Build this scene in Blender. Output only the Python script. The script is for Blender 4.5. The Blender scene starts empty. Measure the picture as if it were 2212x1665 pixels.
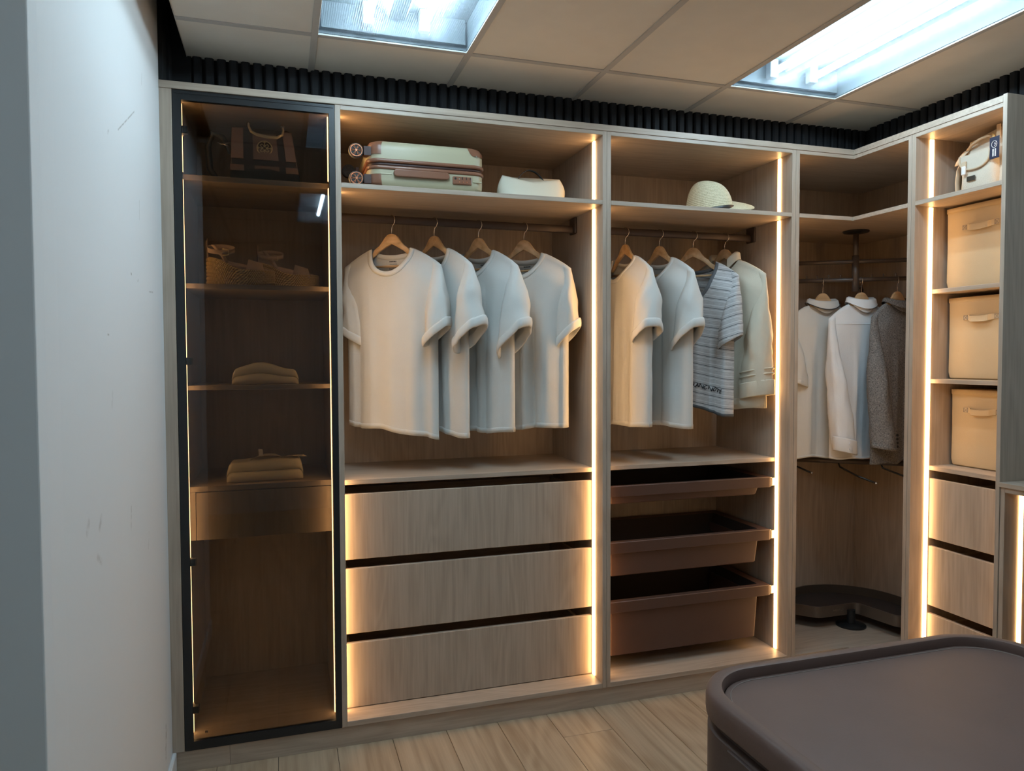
import bpy, bmesh, math, random
from mathutils import Vector, Matrix, noise

random.seed(7)
PI = math.pi
SC = bpy.context.scene
COL = SC.collection

# ------------------------------------------------------------------ camera
CAM_LOC = Vector((0.4184, -3.0095, 1.5877))
YAW, PITCH, ROLL, FPX = math.radians(-17.5009), math.radians(-2.0832), math.radians(-0.2174), 1579.442
fwd = Vector((-math.sin(YAW) * math.cos(PITCH), math.cos(YAW) * math.cos(PITCH), math.sin(PITCH)))
rgt = Vector((math.cos(YAW), math.sin(YAW), 0))
upv = rgt.cross(fwd)
R_ = math.cos(ROLL) * rgt + math.sin(ROLL) * upv
U_ = -math.sin(ROLL) * rgt + math.cos(ROLL) * upv
cd = bpy.data.cameras.new('camera')
cam = bpy.data.objects.new('camera', cd)
COL.objects.link(cam)
cam.matrix_world = Matrix(((R_.x, U_.x, -fwd.x, CAM_LOC.x), (R_.y, U_.y, -fwd.y, CAM_LOC.y),
                           (R_.z, U_.z, -fwd.z, CAM_LOC.z), (0, 0, 0, 1)))
cd.sensor_fit = 'HORIZONTAL'
cd.sensor_width = 36.0
cd.lens = FPX / 2212 * 36.0
cd.clip_start = 0.02
SC.camera = cam

# ------------------------------------------------------------------ world, exposure, lamp strengths
w = bpy.data.worlds.new('world')
SC.world = w
w.use_nodes = True
w.node_tree.nodes['Background'].inputs[0].default_value = (0, 0, 0, 1)
w.node_tree.nodes['Background'].inputs[1].default_value = 0.0
SC.view_settings.view_transform = 'Standard'
SC.view_settings.look = 'None'
SC.view_settings.gamma = 1
SC.view_settings.use_curve_mapping = False
SC.view_settings.exposure = 0.0
TUBE_STRENGTH = 72.0          # fluorescent tubes in the ceiling troffers
LED_STRENGTH = 14.0           # warm strips let into the wardrobe sides
SC.cycles.max_bounces = 5
SC.cycles.diffuse_bounces = 3
SC.cycles.glossy_bounces = 3
SC.cycles.transparent_max_bounces = 8
SC.cycles.caustics_reflective = False
SC.cycles.caustics_refractive = False
SC.cycles.sample_clamp_indirect = 6.0
SC.cycles.use_denoising = True
SC.cycles.use_adaptive_sampling = True
SC.cycles.adaptive_threshold = 0.04

# ------------------------------------------------------------------ material helpers
MATS = {}


def nn(t, kind, **kw):
    n = t.nodes.new(kind)
    for k, v in kw.items():
        setattr(n, k, v)
    return n


def newmat(name):
    m = bpy.data.materials.new(name)
    m.use_nodes = True
    MATS[name] = m
    t = m.node_tree
    return m, t, t.nodes['Principled BSDF']


def setp(b, col=None, rough=None, metal=None, spec=None):
    if col is not None:
        b.inputs['Base Color'].default_value = (*col, 1)
    if rough is not None:
        b.inputs['Roughness'].default_value = rough
    if metal is not None:
        b.inputs['Metallic'].default_value = metal
    if spec is not None:
        b.inputs['Specular IOR Level'].default_value = spec


def add_bump(t, b, height, strength=0.2, dist=0.002):
    bp = nn(t, 'ShaderNodeBump')
    bp.inputs['Strength'].default_value = strength
    bp.inputs['Distance'].default_value = dist
    t.links.new(height, bp.inputs['Height'])
    t.links.new(bp.outputs[0], b.inputs['Normal'])
    return bp


def ramp(t, fac, stops):
    r = nn(t, 'ShaderNodeValToRGB')
    el = r.color_ramp.elements
    while len(el) < len(stops):
        el.new(0.5)
    for e, (p, c) in zip(el, stops):
        e.position = p
        e.color = (*c, 1)
    t.links.new(fac, r.inputs[0])
    return r.outputs[0]


def coords(t, space='pos', scale=(1, 1, 1), rand=False):
    if space == 'pos':
        src = nn(t, 'ShaderNodeNewGeometry').outputs['Position']
    else:
        src = nn(t, 'ShaderNodeTexCoord').outputs['Object']
    mp = nn(t, 'ShaderNodeMapping')
    mp.inputs['Scale'].default_value = scale
    t.links.new(src, mp.inputs[0])
    out = mp.outputs[0]
    if rand:
        oi = nn(t, 'ShaderNodeObjectInfo')
        ml = nn(t, 'ShaderNodeMath', operation='MULTIPLY')
        ml.inputs[1].default_value = 37.0
        t.links.new(oi.outputs['Random'], ml.inputs[0])
        ad = nn(t, 'ShaderNodeVectorMath', operation='ADD')
        t.links.new(out, ad.inputs[0])
        t.links.new(ml.outputs[0], ad.inputs[1])
        out = ad.outputs[0]
    return out


def noise_tex(t, vec, scale=5, detail=3, rough=0.5, dist=0.0):
    n = nn(t, 'ShaderNodeTexNoise')
    n.inputs['Scale'].default_value = scale
    n.inputs['Detail'].default_value = detail
    n.inputs['Roughness'].default_value = rough
    n.inputs['Distortion'].default_value = dist
    t.links.new(vec, n.inputs['Vector'])
    return n.outputs['Fac']


def plain(name, col, rough=0.5, metal=0.0, bump=None, spec=0.5, var=0.0):
    m, t, b = newmat(name)
    setp(b, col, rough, metal, spec)
    v = coords(t, 'obj')
    if var:
        f = noise_tex(t, v, 9, 3)
        c0 = tuple(max(0, c * (1 - var)) for c in col)
        c1 = tuple(c * (1 + var) for c in col)
        t.links.new(ramp(t, f, [(0.3, c0), (0.7, c1)]), b.inputs['Base Color'])
    if bump:
        sc, st, ds = bump
        add_bump(t, b, noise_tex(t, v, sc, 2), st, ds)
    return m


def wood(name, axis, dark, light, rough=0.42, fine=90, bump=0.25, rand=True, broad=5.0):
    """straight wood grain running along axis, in world space, shifted per board"""
    m, t, b = newmat(name)
    sc = [1, 1, 1]
    sc[axis] = 0.035
    v = coords(t, 'pos', tuple(sc), rand)
    f1 = noise_tex(t, v, fine, 3, 0.6)
    sc2 = [1, 1, 1]
    sc2[axis] = 0.16
    v2 = coords(t, 'pos', tuple(sc2), rand)
    f2 = noise_tex(t, v2, broad, 2, 0.5, 0.6)
    wv = nn(t, 'ShaderNodeMath', operation='SINE')
    ml = nn(t, 'ShaderNodeMath', operation='MULTIPLY')
    ml.inputs[1].default_value = 60
    t.links.new(f2, ml.inputs[0])
    t.links.new(ml.outputs[0], wv.inputs[0])
    mx = nn(t, 'ShaderNodeMath', operation='MULTIPLY_ADD')
    mx.inputs[1].default_value = 0.10
    t.links.new(wv.outputs[0], mx.inputs[0])
    t.links.new(f1, mx.inputs[2])
    t.links.new(ramp(t, mx.outputs[0], [(0.25, dark), (0.75, light)]), b.inputs['Base Color'])
    setp(b, None, rough, 0, 0.5)
    add_bump(t, b, f1, bump, 0.0012)
    return m


def emission(name, col, strength):
    m = bpy.data.materials.new(name)
    m.use_nodes = True
    t = m.node_tree
    t.nodes.clear()
    e = nn(t, 'ShaderNodeEmission')
    e.inputs[0].default_value = (*col, 1)
    e.inputs[1].default_value = strength
    o = nn(t, 'ShaderNodeOutputMaterial')
    t.links.new(e.outputs[0], o.inputs[0])
    MATS[name] = m
    return m


def fabric(name, col, rough=0.9, weave=700, bs=0.25, var=0.06, crease=0.0):
    m, t, b = newmat(name)
    v = coords(t, 'obj')
    f = noise_tex(t, v, 14, 4)
    c0 = tuple(c * (1 - var) for c in col)
    c1 = tuple(min(1, c * (1 + var)) for c in col)
    t.links.new(ramp(t, f, [(0.3, c0), (0.7, c1)]), b.inputs['Base Color'])
    setp(b, None, rough, 0, 0.2)
    h = noise_tex(t, v, weave, 1)
    if crease:
        v2 = coords(t, 'obj', (14, 14, 3.5))
        h2 = noise_tex(t, v2, 1.0, 3, 0.55, 1.2)
        a = nn(t, 'ShaderNodeMath', operation='MULTIPLY_ADD')
        a.inputs[1].default_value = crease
        t.links.new(h2, a.inputs[0])
        t.links.new(h, a.inputs[2])
        h = a.outputs[0]
    add_bump(t, b, h, bs, 0.0012 if not crease else 0.004)
    return m


# ------------------------------------------------------------------ palette
LD, LL = (0.39, 0.31, 0.24), (0.505, 0.412, 0.328)
WZ = wood('laminate_vertical', 2, LD, LL)
WX = wood('laminate_along_x', 0, LD, LL)
WY = wood('laminate_along_y', 1, LD, LL)
PLINTH = WX
FLOORW = wood('floor_oak', 1, (0.37, 0.26, 0.165), (0.55, 0.42, 0.29), 0.42, 42, 0.35, True, 3.0)
HANGW = wood('hanger_wood', 0, (0.50, 0.30, 0.14), (0.74, 0.50, 0.28), 0.4, 30, 0.1)
BLACK = plain('black_metal', (0.012, 0.014, 0.016), 0.38, 0.0)
BLACKM = plain('black_recess', (0.010, 0.009, 0.008), 0.7)
SLAT = plain('slat_charcoal', (0.022, 0.024, 0.028), 0.75, 0, (60, 0.3, 0.002), 0.3, 0.15)
SLATB = plain('slat_backing', (0.010, 0.011, 0.012), 0.9)
TILE = plain('ceiling_tile', (0.88, 0.82, 0.73), 0.9, 0, (120, 0.3, 0.001), 0.2, 0.02)
TEE = plain('ceiling_tee', (0.58, 0.55, 0.51), 0.6)
BASEB = plain('baseboard_white', (0.78, 0.80, 0.82), 0.45)
GREYW = plain('wall_paint_plain', (0.76, 0.77, 0.77), 0.85, 0, (30, 0.15, 0.002), 0.2, 0.02)
RODM = plain('rod_bronze', (0.075, 0.055, 0.048), 0.42, 0.3)
RODD = plain('rack_metal', (0.11, 0.095, 0.09), 0.4, 0.4)
STEEL = plain('hook_steel', (0.75, 0.70, 0.64), 0.25, 1.0)
CHROME = plain('slide_champagne', (0.62, 0.54, 0.42), 0.3, 1.0)
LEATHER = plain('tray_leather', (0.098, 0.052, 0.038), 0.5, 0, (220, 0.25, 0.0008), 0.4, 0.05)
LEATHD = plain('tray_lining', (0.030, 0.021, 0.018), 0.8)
ISLE = plain('island_leather', (0.150, 0.092, 0.076), 0.46, 0, (260, 0.2, 0.0008), 0.4, 0.04)
ISLED = plain('island_body', (0.095, 0.063, 0.055), 0.5, 0, (260, 0.2, 0.0008), 0.4)
STITCH = plain('stitch_thread', (0.30, 0.25, 0.22), 0.8)
LEDM = emission('led_warm', (1.0, 0.57, 0.235), LED_STRENGTH)
TUBEM = emission('tube_cool', (0.80, 0.93, 1.0), TUBE_STRENGTH)
TEEW = fabric('cotton_white', (0.68, 0.68, 0.65), 0.95, 800, 0.3, 0.015, 1.6)
RIBW = fabric('cotton_rib', (0.70, 0.70, 0.67), 0.95, 600, 0.4, 0.015)
BEIGEF = fabric('cotton_beige', (0.66, 0.60, 0.48), 0.9, 500, 0.3, 0.03, 0.5)
SHIRTW = fabric('poplin_white', (0.80, 0.81, 0.82), 0.8, 600, 0.3, 0.015, 1.8)
PRINT = plain('print_ink', (0.03, 0.03, 0.035), 0.8)
CREAM = plain('case_cream', (0.47, 0.43, 0.29), 0.38, 0, (320, 0.15, 0.0006), 0.45)
CASEB = plain('case_tan', (0.235, 0.105, 0.062), 0.30, 0, None, 0.5)
COPPER = plain('wheel_copper', (0.62, 0.24, 0.12), 0.35, 0.5)
RUBBER = plain('wheel_rubber', (0.016, 0.016, 0.016), 0.6)
POUCH = plain('pouch_cream', (0.72, 0.69, 0.56), 0.5, 0, (40, 0.2, 0.002), 0.4)
STRAW = None
ZIPM = plain('zip_dark', (0.05, 0.02, 0.015), 0.5)
BOXF = fabric('box_fabric', (0.53, 0.415, 0.265), 0.9, 400, 0.3, 0.02)
BOXS = fabric('box_strap', (0.58, 0.46, 0.30), 0.85, 500, 0.3, 0.02)
GOLD = plain('gold_metal', (0.95, 0.82, 0.46), 0.35, 0.35)
SUEDE = plain('suede_taupe', (0.60, 0.45, 0.36), 0.9, 0, (300, 0.3, 0.001), 0.2)
CANVAS = fabric('bag_canvas', (0.56, 0.50, 0.41), 0.85, 300, 0.5, 0.05, 0.5)
CANVST = fabric('bag_trim', (0.52, 0.41, 0.29), 0.85, 300, 0.3, 0.05)
NAVY = plain('tag_navy', (0.012, 0.016, 0.045), 0.4)
WHITE = plain('white_plain', (0.85, 0.85, 0.85), 0.5)
GREYP = plain('plastic_grey', (0.35, 0.36, 0.37), 0.5)
HOUSING = plain('lamp_housing', (0.12, 0.145, 0.16), 0.6)


def stripe_fabric():
    m, t, b = newmat('striped_jersey')
    tc = nn(t, 'ShaderNodeTexCoord').outputs['UV']
    sp = nn(t, 'ShaderNodeSeparateXYZ')
    t.links.new(tc, sp.inputs[0])
    v = coords(t, 'obj', (40, 40, 260))
    heather = noise_tex(t, v, 1.0, 3, 0.7)
    base = ramp(t, heather, [(0.3, (0.40, 0.405, 0.41)), (0.7, (0.58, 0.585, 0.59))])

    def band(period, off, width):
        a = nn(t, 'ShaderNodeMath', operation='ADD')
        a.inputs[1].default_value = off
        t.links.new(sp.outputs[1], a.inputs[0])
        d = nn(t, 'ShaderNodeMath', operation='DIVIDE')
        d.inputs[1].default_value = period
        t.links.new(a.outputs[0], d.inputs[0])
        fr = nn(t, 'ShaderNodeMath', operation='FRACT')
        t.links.new(d.outputs[0], fr.inputs[0])
        lt = nn(t, 'ShaderNodeMath', operation='LESS_THAN')
        lt.inputs[1].default_value = width / period
        t.links.new(fr.outputs[0], lt.inputs[0])
        return lt.outputs[0]
    m1 = nn(t, 'ShaderNodeMix', data_type='RGBA')
    t.links.new(band(0.0245, 0.010, 0.0030), m1.inputs[0])
    t.links.new(base, m1.inputs[6])
    m1.inputs[7].default_value = (0.66, 0.67, 0.68, 1)
    m2 = nn(t, 'ShaderNodeMix', data_type='RGBA')
    t.links.new(band(0.049, 0.0, 0.0030), m2.inputs[0])
    t.links.new(m1.outputs[2], m2.inputs[6])
    m2.inputs[7].default_value = (0.10, 0.108, 0.118, 1)
    t.links.new(m2.outputs[2], b.inputs['Base Color'])
    setp(b, None, 0.95, 0, 0.2)
    add_bump(t, b, heather, 0.2, 0.001)
    return m


def tweed():
    m, t, b = newmat('tweed_grey')
    v = coords(t, 'obj', (130, 130, 420))
    v2 = coords(t, 'obj', (420, 420, 110))
    f = noise_tex(t, v, 1.0, 2, 0.7)
    g = noise_tex(t, v2, 1.0, 2, 0.7)
    a = nn(t, 'ShaderNodeMath', operation='ADD')
    t.links.new(f, a.inputs[0])
    t.links.new(g, a.inputs[1])
    h = nn(t, 'ShaderNodeMath', operation='MULTIPLY')
    h.inputs[1].default_value = 0.5
    t.links.new(a.outputs[0], h.inputs[0])
    t.links.new(ramp(t, h.outputs[0], [(0.36, (0.045, 0.044, 0.045)), (0.64, (0.30, 0.285, 0.27))]), b.inputs['Base Color'])
    setp(b, None, 0.95, 0, 0.2)
    add_bump(t, b, h.outputs[0], 0.4, 0.001)
    return m


def knit(name, col, sx, sz):
    m, t, b = newmat(name)
    tc = nn(t, 'ShaderNodeTexCoord').outputs['Object']
    mp = nn(t, 'ShaderNodeMapping')
    mp.inputs['Scale'].default_value = (sx, 1, sz)
    t.links.new(tc, mp.inputs[0])
    vo = nn(t, 'ShaderNodeTexChecker')
    vo.inputs['Scale'].default_value = 1.0
    t.links.new(mp.outputs[0], vo.inputs[0])
    v = coords(t, 'obj')
    f = noise_tex(t, v, 60, 3)
    mixc = nn(t, 'ShaderNodeMix', data_type='RGBA')
    mixc.inputs[6].default_value = (*[c * 0.86 for c in col], 1)
    mixc.inputs[7].default_value = (*col, 1)
    t.links.new(f, mixc.inputs[0])
    t.links.new(mixc.outputs[2], b.inputs['Base Color'])
    setp(b, None, 1.0, 0, 0.15)
    ad = nn(t, 'ShaderNodeMath', operation='ADD')
    t.links.new(vo.outputs['Fac'], ad.inputs[0])
    t.links.new(f, ad.inputs[1])
    add_bump(t, b, ad.outputs[0], 0.5, 0.002)
    return m


def straw(name, c0, c1, scale, axis_z=True):
    m, t, b = newmat(name)
    tc = nn(t, 'ShaderNodeTexCoord').outputs['UV']
    sp = nn(t, 'ShaderNodeSeparateXYZ')
    t.links.new(tc, sp.inputs[0])
    mu = nn(t, 'ShaderNodeMath', operation='MULTIPLY')
    mu.inputs[1].default_value = scale
    t.links.new(sp.outputs[1], mu.inputs[0])
    sn = nn(t, 'ShaderNodeMath', operation='SINE')
    t.links.new(mu.outputs[0], sn.inputs[0])
    v = coords(t, 'obj')
    f = noise_tex(t, v, 240, 2)
    ad = nn(t, 'ShaderNodeMath', operation='MULTIPLY_ADD')
    ad.inputs[1].default_value = 0.22
    t.links.new(sn.outputs[0], ad.inputs[0])
    t.links.new(f, ad.inputs[2])
    t.links.new(ramp(t, ad.outputs[0], [(0.25, c0), (0.7, c1)]), b.inputs['Base Color'])
    setp(b, None, 0.85, 0, 0.2)
    add_bump(t, b, ad.outputs[0], 0.6, 0.0015)
    return m


def rope():
    m, t, b = newmat('rope_jute')
    tc = nn(t, 'ShaderNodeTexCoord').outputs['UV']
    wv = nn(t, 'ShaderNodeTexWave')
    wv.bands_direction = 'DIAGONAL'
    wv.inputs['Scale'].default_value = 1.0
    wv.inputs['Distortion'].default_value = 1.0
    mp = nn(t, 'ShaderNodeMapping')
    mp.inputs['Scale'].default_value = (26, 1.0, 1)
    t.links.new(tc, mp.inputs[0])
    t.links.new(mp.outputs[0], wv.inputs[0])
    t.links.new(ramp(t, wv.outputs['Fac'], [(0.1, (0.42, 0.25, 0.085)), (0.7, (0.98, 0.74, 0.34))]), b.inputs['Base Color'])
    setp(b, None, 0.9, 0, 0.2)
    add_bump(t, b, wv.outputs['Fac'], 0.8, 0.003)
    return m


def tinted_glass():
    m = bpy.data.materials.new('tinted_glass')
    m.use_nodes = True
    t = m.node_tree
    t.nodes.clear()
    tr = nn(t, 'ShaderNodeBsdfTransparent')
    tr.inputs[0].default_value = (0.53, 0.525, 0.515, 1)
    gl = nn(t, 'ShaderNodeBsdfGlossy')
    gl.inputs[0].default_value = (0.9, 0.95, 1.0, 1)
    gl.inputs['Roughness'].default_value = 0.02
    fr = nn(t, 'ShaderNodeFresnel')
    fr.inputs[0].default_value = 1.5
    mx = nn(t, 'ShaderNodeMixShader')
    t.links.new(fr.outputs[0], mx.inputs[0])
    t.links.new(tr.outputs[0], mx.inputs[1])
    t.links.new(gl.outputs[0], mx.inputs[2])
    o = nn(t, 'ShaderNodeOutputMaterial')
    t.links.new(mx.outputs[0], o.inputs[0])
    MATS['tinted_glass'] = m
    return m


def lens_mat():
    """ribbed acrylic lens of a troffer: mostly clear, slightly diffusing"""
    m = bpy.data.materials.new('lens_acrylic')
    m.use_nodes = True
    t = m.node_tree
    t.nodes.clear()
    tr = nn(t, 'ShaderNodeBsdfTransparent')
    tr.inputs[0].default_value = (0.86, 0.93, 0.97, 1)
    tl = nn(t, 'ShaderNodeBsdfTranslucent')
    tl.inputs[0].default_value = (0.75, 0.86, 0.95, 1)
    pos = nn(t, 'ShaderNodeNewGeometry').outputs['Position']
    sp = nn(t, 'ShaderNodeSeparateXYZ')
    t.links.new(pos, sp.inputs[0])
    mu = nn(t, 'ShaderNodeMath', operation='MULTIPLY')
    mu.inputs[1].default_value = 2 * PI / 0.0075
    t.links.new(sp.outputs[0], mu.inputs[0])
    sn = nn(t, 'ShaderNodeMath', operation='SINE')
    t.links.new(mu.outputs[0], sn.inputs[0])
    mr = nn(t, 'ShaderNodeMapRange')
    mr.inputs[1].default_value = -1
    mr.inputs[2].default_value = 1
    mr.inputs[3].default_value = 0.012
    mr.inputs[4].default_value = 0.075
    t.links.new(sn.outputs[0], mr.inputs[0])
    mx = nn(t, 'ShaderNodeMixShader')
    t.links.new(mr.outputs[0], mx.inputs[0])
    t.links.new(tr.outputs[0], mx.inputs[1])
    t.links.new(tl.outputs[0], mx.inputs[2])
    o = nn(t, 'ShaderNodeOutputMaterial')
    t.links.new(mx.outputs[0], o.inputs[0])
    MATS['lens'] = m
    return m


def scuffed_wall():
    """white wall paint with a few scratches and scuffs of their own shape"""
    m, t, b = newmat('wall_paint_scuffed')
    geo = nn(t, 'ShaderNodeNewGeometry').outputs['Position']
    nz = nn(t, 'ShaderNodeTexNoise')
    nz.inputs['Scale'].default_value = 60
    t.links.new(geo, nz.inputs['Vector'])
    acc = None
    # y0 z0 y1 z1 radius strength
    segs = [(-0.745, 2.221, -0.498, 2.349, 0.0035, 0.55), (-0.874, 2.175, -0.868, 2.182, 0.006, 0.5),
            (-0.607, 1.844, -0.598, 1.842, 0.005, 0.6), (-0.50, 1.832, -0.49, 1.838, 0.005, 0.5),
            (-0.301, 1.817, -0.22, 1.822, 0.004, 0.4), (-0.93, 1.653, -0.918, 1.653, 0.004, 0.8),
            (-1.18, 1.205, -1.165, 1.222, 0.014, 0.25), (-1.062, 1.19, -1.045, 1.208, 0.014, 0.3),
            (-1.09, 1.125, -1.055, 1.105, 0.012, 0.22), (-0.69, 1.10, -0.68, 1.165, 0.006, 0.35),
            (-0.42, 0.98, -0.40, 1.03, 0.004, 0.3), (-0.155, 0.15, -0.14, 0.26, 0.010, 0.5),
            (-0.165, 0.185, -0.12, 0.235, 0.006, 0.5), (-0.36, 2.48, -0.35, 2.52, 0.004, 0.3),
            (-0.45, 2.03, -0.44, 2.09, 0.004, 0.3), (-0.9, 1.47, -0.89, 1.50, 0.012, 0.12)]
    for (y0, z0, y1, z1, r, s) in segs:
        d = Vector((0, y1 - y0, z1 - z0))
        sub = nn(t, 'ShaderNodeVectorMath', operation='SUBTRACT')
        sub.inputs[1].default_value = (0, y0, z0)
        t.links.new(geo, sub.inputs[0])
        dot = nn(t, 'ShaderNodeVectorMath', operation='DOT_PRODUCT')
        dot.inputs[1].default_value = d / d.length_squared
        t.links.new(sub.outputs[0], dot.inputs[0])
        cl = nn(t, 'ShaderNodeClamp')
        t.links.new(dot.outputs['Value'], cl.inputs[0])
        sca = nn(t, 'ShaderNodeVectorMath', operation='SCALE')
        sca.inputs[0].default_value = d
        t.links.new(cl.outputs[0], sca.inputs['Scale'])
        dif = nn(t, 'ShaderNodeVectorMath', operation='DISTANCE')
        t.links.new(sub.outputs[0], dif.inputs[0])
        t.links.new(sca.outputs[0], dif.inputs[1])
        mr = nn(t, 'ShaderNodeMapRange')
        mr.inputs[1].default_value = r * 0.3
        mr.inputs[2].default_value = r
        mr.inputs[3].default_value = s
        mr.inputs[4].default_value = 0
        t.links.new(dif.outputs['Value'], mr.inputs[0])
        if acc is None:
            acc = mr.outputs[0]
        else:
            mxx = nn(t, 'ShaderNodeMath', operation='MAXIMUM')
            t.links.new(acc, mxx.inputs[0])
            t.links.new(mr.outputs[0], mxx.inputs[1])
            acc = mxx.outputs[0]
    br = nn(t, 'ShaderNodeMath', operation='MULTIPLY')
    t.links.new(acc, br.inputs[0])
    t.links.new(ramp(t, nz.outputs['Fac'], [(0.35, (0.1, 0.1, 0.1)), (0.55, (1, 1, 1))]), br.inputs[1])
    mix = nn(t, 'ShaderNodeMix', data_type='RGBA')
    mix.inputs[6].default_value = (0.78, 0.79, 0.79, 1)
    mix.inputs[7].default_value = (0.20, 0.17, 0.13, 1)
    t.links.new(br.outputs[0], mix.inputs[0])
    t.links.new(mix.outputs[2], b.inputs['Base Color'])
    setp(b, None, 0.8, 0, 0.25)
    v = coords(t, 'pos')
    add_bump(t, b, noise_tex(t, v, 30, 3), 0.15, 0.002)
    return m


STRIPE = stripe_fabric()
TWEED = tweed()
WAFFLE = knit('waffle_knit', (0.85, 0.79, 0.62), 260, 260)
FLEECE = fabric('fleece_cream', (0.85, 0.77, 0.58), 1.0, 180, 0.6, 0.06)
STRAWC = straw('straw_hat', (0.50, 0.43, 0.27), (0.80, 0.73, 0.52), 2 * PI / 0.0065)
ROPE = rope()
GLASS = tinted_glass()
LENS = lens_mat()
SCUFF = scuffed_wall()
BAGBR = plain('bag_brown', (0.34, 0.23, 0.195), 0.5, 0, (250, 0.2, 0.0008))
BAGDK = plain('bag_dark', (0.035, 0.030, 0.036), 0.45)
BAGBL = plain('bag_brown_gloss', (0.34, 0.23, 0.195), 0.12)
HEATHC = plain('rib_grey', (0.13, 0.138, 0.15), 0.95, 0, (500, 0.3, 0.001))
SWATER = WAFFLE

# ------------------------------------------------------------------ geometry helpers
TOPM = {}


def link(o, parent=None):
    COL.objects.link(o)
    if parent is not None:
        o.parent = parent
        if parent.name in TOPM and not TOPM[parent.name][1]:
            o.matrix_parent_inverse = TOPM[parent.name][0].inverted()
    return o


def obj(name, verts, faces, mat, parent=None, smooth=False, uvs=None, mats=None, fidx=None):
    me = bpy.data.meshes.new(name)
    me.from_pydata([tuple(v) for v in verts], [], faces)
    if mats:
        for mm in mats:
            me.materials.append(mm)
        if fidx:
            for p, i in zip(me.polygons, fidx):
                p.material_index = i
    else:
        me.materials.append(mat)
    if uvs:
        l = me.uv_layers.new(name='UVMap')
        for lp in me.loops:
            l.data[lp.index].uv = uvs[lp.vertex_index]
    if smooth:
        me.polygons.foreach_set('use_smooth', [True] * len(me.polygons))
    me.update()
    o = bpy.data.objects.new(name, me)
    return link(o, parent)


def fix(o, weld=None, normals=True):
    bm = bmesh.new()
    bm.from_mesh(o.data)
    if weld:
        bmesh.ops.remove_doubles(bm, verts=bm.verts, dist=weld)
    if normals:
        bmesh.ops.recalc_face_normals(bm, faces=bm.faces)
    bm.to_mesh(o.data)
    bm.free()
    return o


def bevel(o, width, seg=2, angle=0.5):
    bm = bmesh.new()
    bm.from_mesh(o.data)
    bmesh.ops.recalc_face_normals(bm, faces=bm.faces)
    es = [e for e in bm.edges if len(e.link_faces) == 2 and e.calc_face_angle(0) > angle]
    bmesh.ops.bevel(bm, geom=es, offset=width, segments=seg, affect='EDGES', profile=0.5)
    bm.to_mesh(o.data)
    bm.free()
    return o


def box(name, x0, x1, y0, y1, z0, z1, mat, parent=None, bev=0.001, seg=1, smooth=False):
    if x0 > x1: x0, x1 = x1, x0
    if y0 > y1: y0, y1 = y1, y0
    if z0 > z1: z0, z1 = z1, z0
    v = [(x, y, z) for z in (z0, z1) for y in (y0, y1) for x in (x0, x1)]
    f = [(0, 2, 3, 1), (4, 5, 7, 6), (0, 1, 5, 4), (2, 6, 7, 3), (0, 4, 6, 2), (1, 3, 7, 5)]
    o = obj(name, v, f, mat, parent)
    if bev:
        bevel(o, min(bev, 0.45 * min(x1 - x0, y1 - y0, z1 - z0)), seg)
    if smooth:
        o.data.polygons.foreach_set('use_smooth', [True] * len(o.data.polygons))
    return o


def prism(name, poly, z0, z1, mat, parent=None, bev=0.0, seg=2, axis='z', smooth=False):
    """extrude a polygon; axis 'z': poly in xy, 'y': poly in xz, 'x': poly in yz"""
    n = len(poly)

    def p3(a, b, c):
        return (a, b, c) if axis == 'z' else ((a, c, b) if axis == 'y' else (c, a, b))
    v = [p3(a, b, z0) for a, b in poly] + [p3(a, b, z1) for a, b in poly]
    f = [tuple(range(n))[::-1], tuple(range(n, 2 * n))] + [(i, (i + 1) % n, n + (i + 1) % n, n + i) for i in range(n)]
    o = obj(name, v, f, mat, parent)
    fix(o)
    if bev:
        bevel(o, bev, seg)
    if smooth:
        smooth_by_angle(o)
    return o


def smooth_by_angle(o, ang=0.7):
    me = o.data
    me.polygons.foreach_set('use_smooth', [True] * len(me.polygons))
    bm = bmesh.new()
    bm.from_mesh(me)
    for e in bm.edges:
        e.smooth = not (len(e.link_faces) == 2 and e.calc_face_angle(0) > ang)
    bm.to_mesh(me)
    bm.free()


def tube_data(path, rad, n=8, closed=False, flat=None):
    """rad: number or list; flat: (normal_scale) not used"""
    P = [Vector(p) for p in path]
    m = len(P)
    rads = rad if isinstance(rad, (list, tuple)) else [rad] * m
    T = []
    for i in range(m):
        a = P[(i - 1) % m] if (closed or i > 0) else P[i]
        b = P[(i + 1) % m] if (closed or i < m - 1) else P[i]
        T.append((b - a).normalized())
    ref = Vector((0, 0, 1)) if abs(T[0].z) < 0.9 else Vector((1, 0, 0))
    N = (ref - T[0] * ref.dot(T[0])).normalized()
    V, F = [], []
    for i in range(m):
        N = (N - T[i] * N.dot(T[i])).normalized()
        B = T[i].cross(N)
        for k in range(n):
            a = 2 * PI * k / n
            V.append(P[i] + (N * math.cos(a) + B * math.sin(a)) * rads[i])
    for i in range(m if closed else m - 1):
        j = (i + 1) % m
        for k in range(n):
            l = (k + 1) % n
            F.append((i * n + k, i * n + l, j * n + l, j * n + k))
    if not closed:
        F.append(tuple(range(n))[::-1])
        F.append(tuple(range((m - 1) * n, m * n)))
    return V, F


def tube(name, path, rad, mat, parent=None, n=8, closed=False):
    V, F = tube_data(path, rad, n, closed)
    return obj(name, V, F, mat, parent, True)


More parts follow.
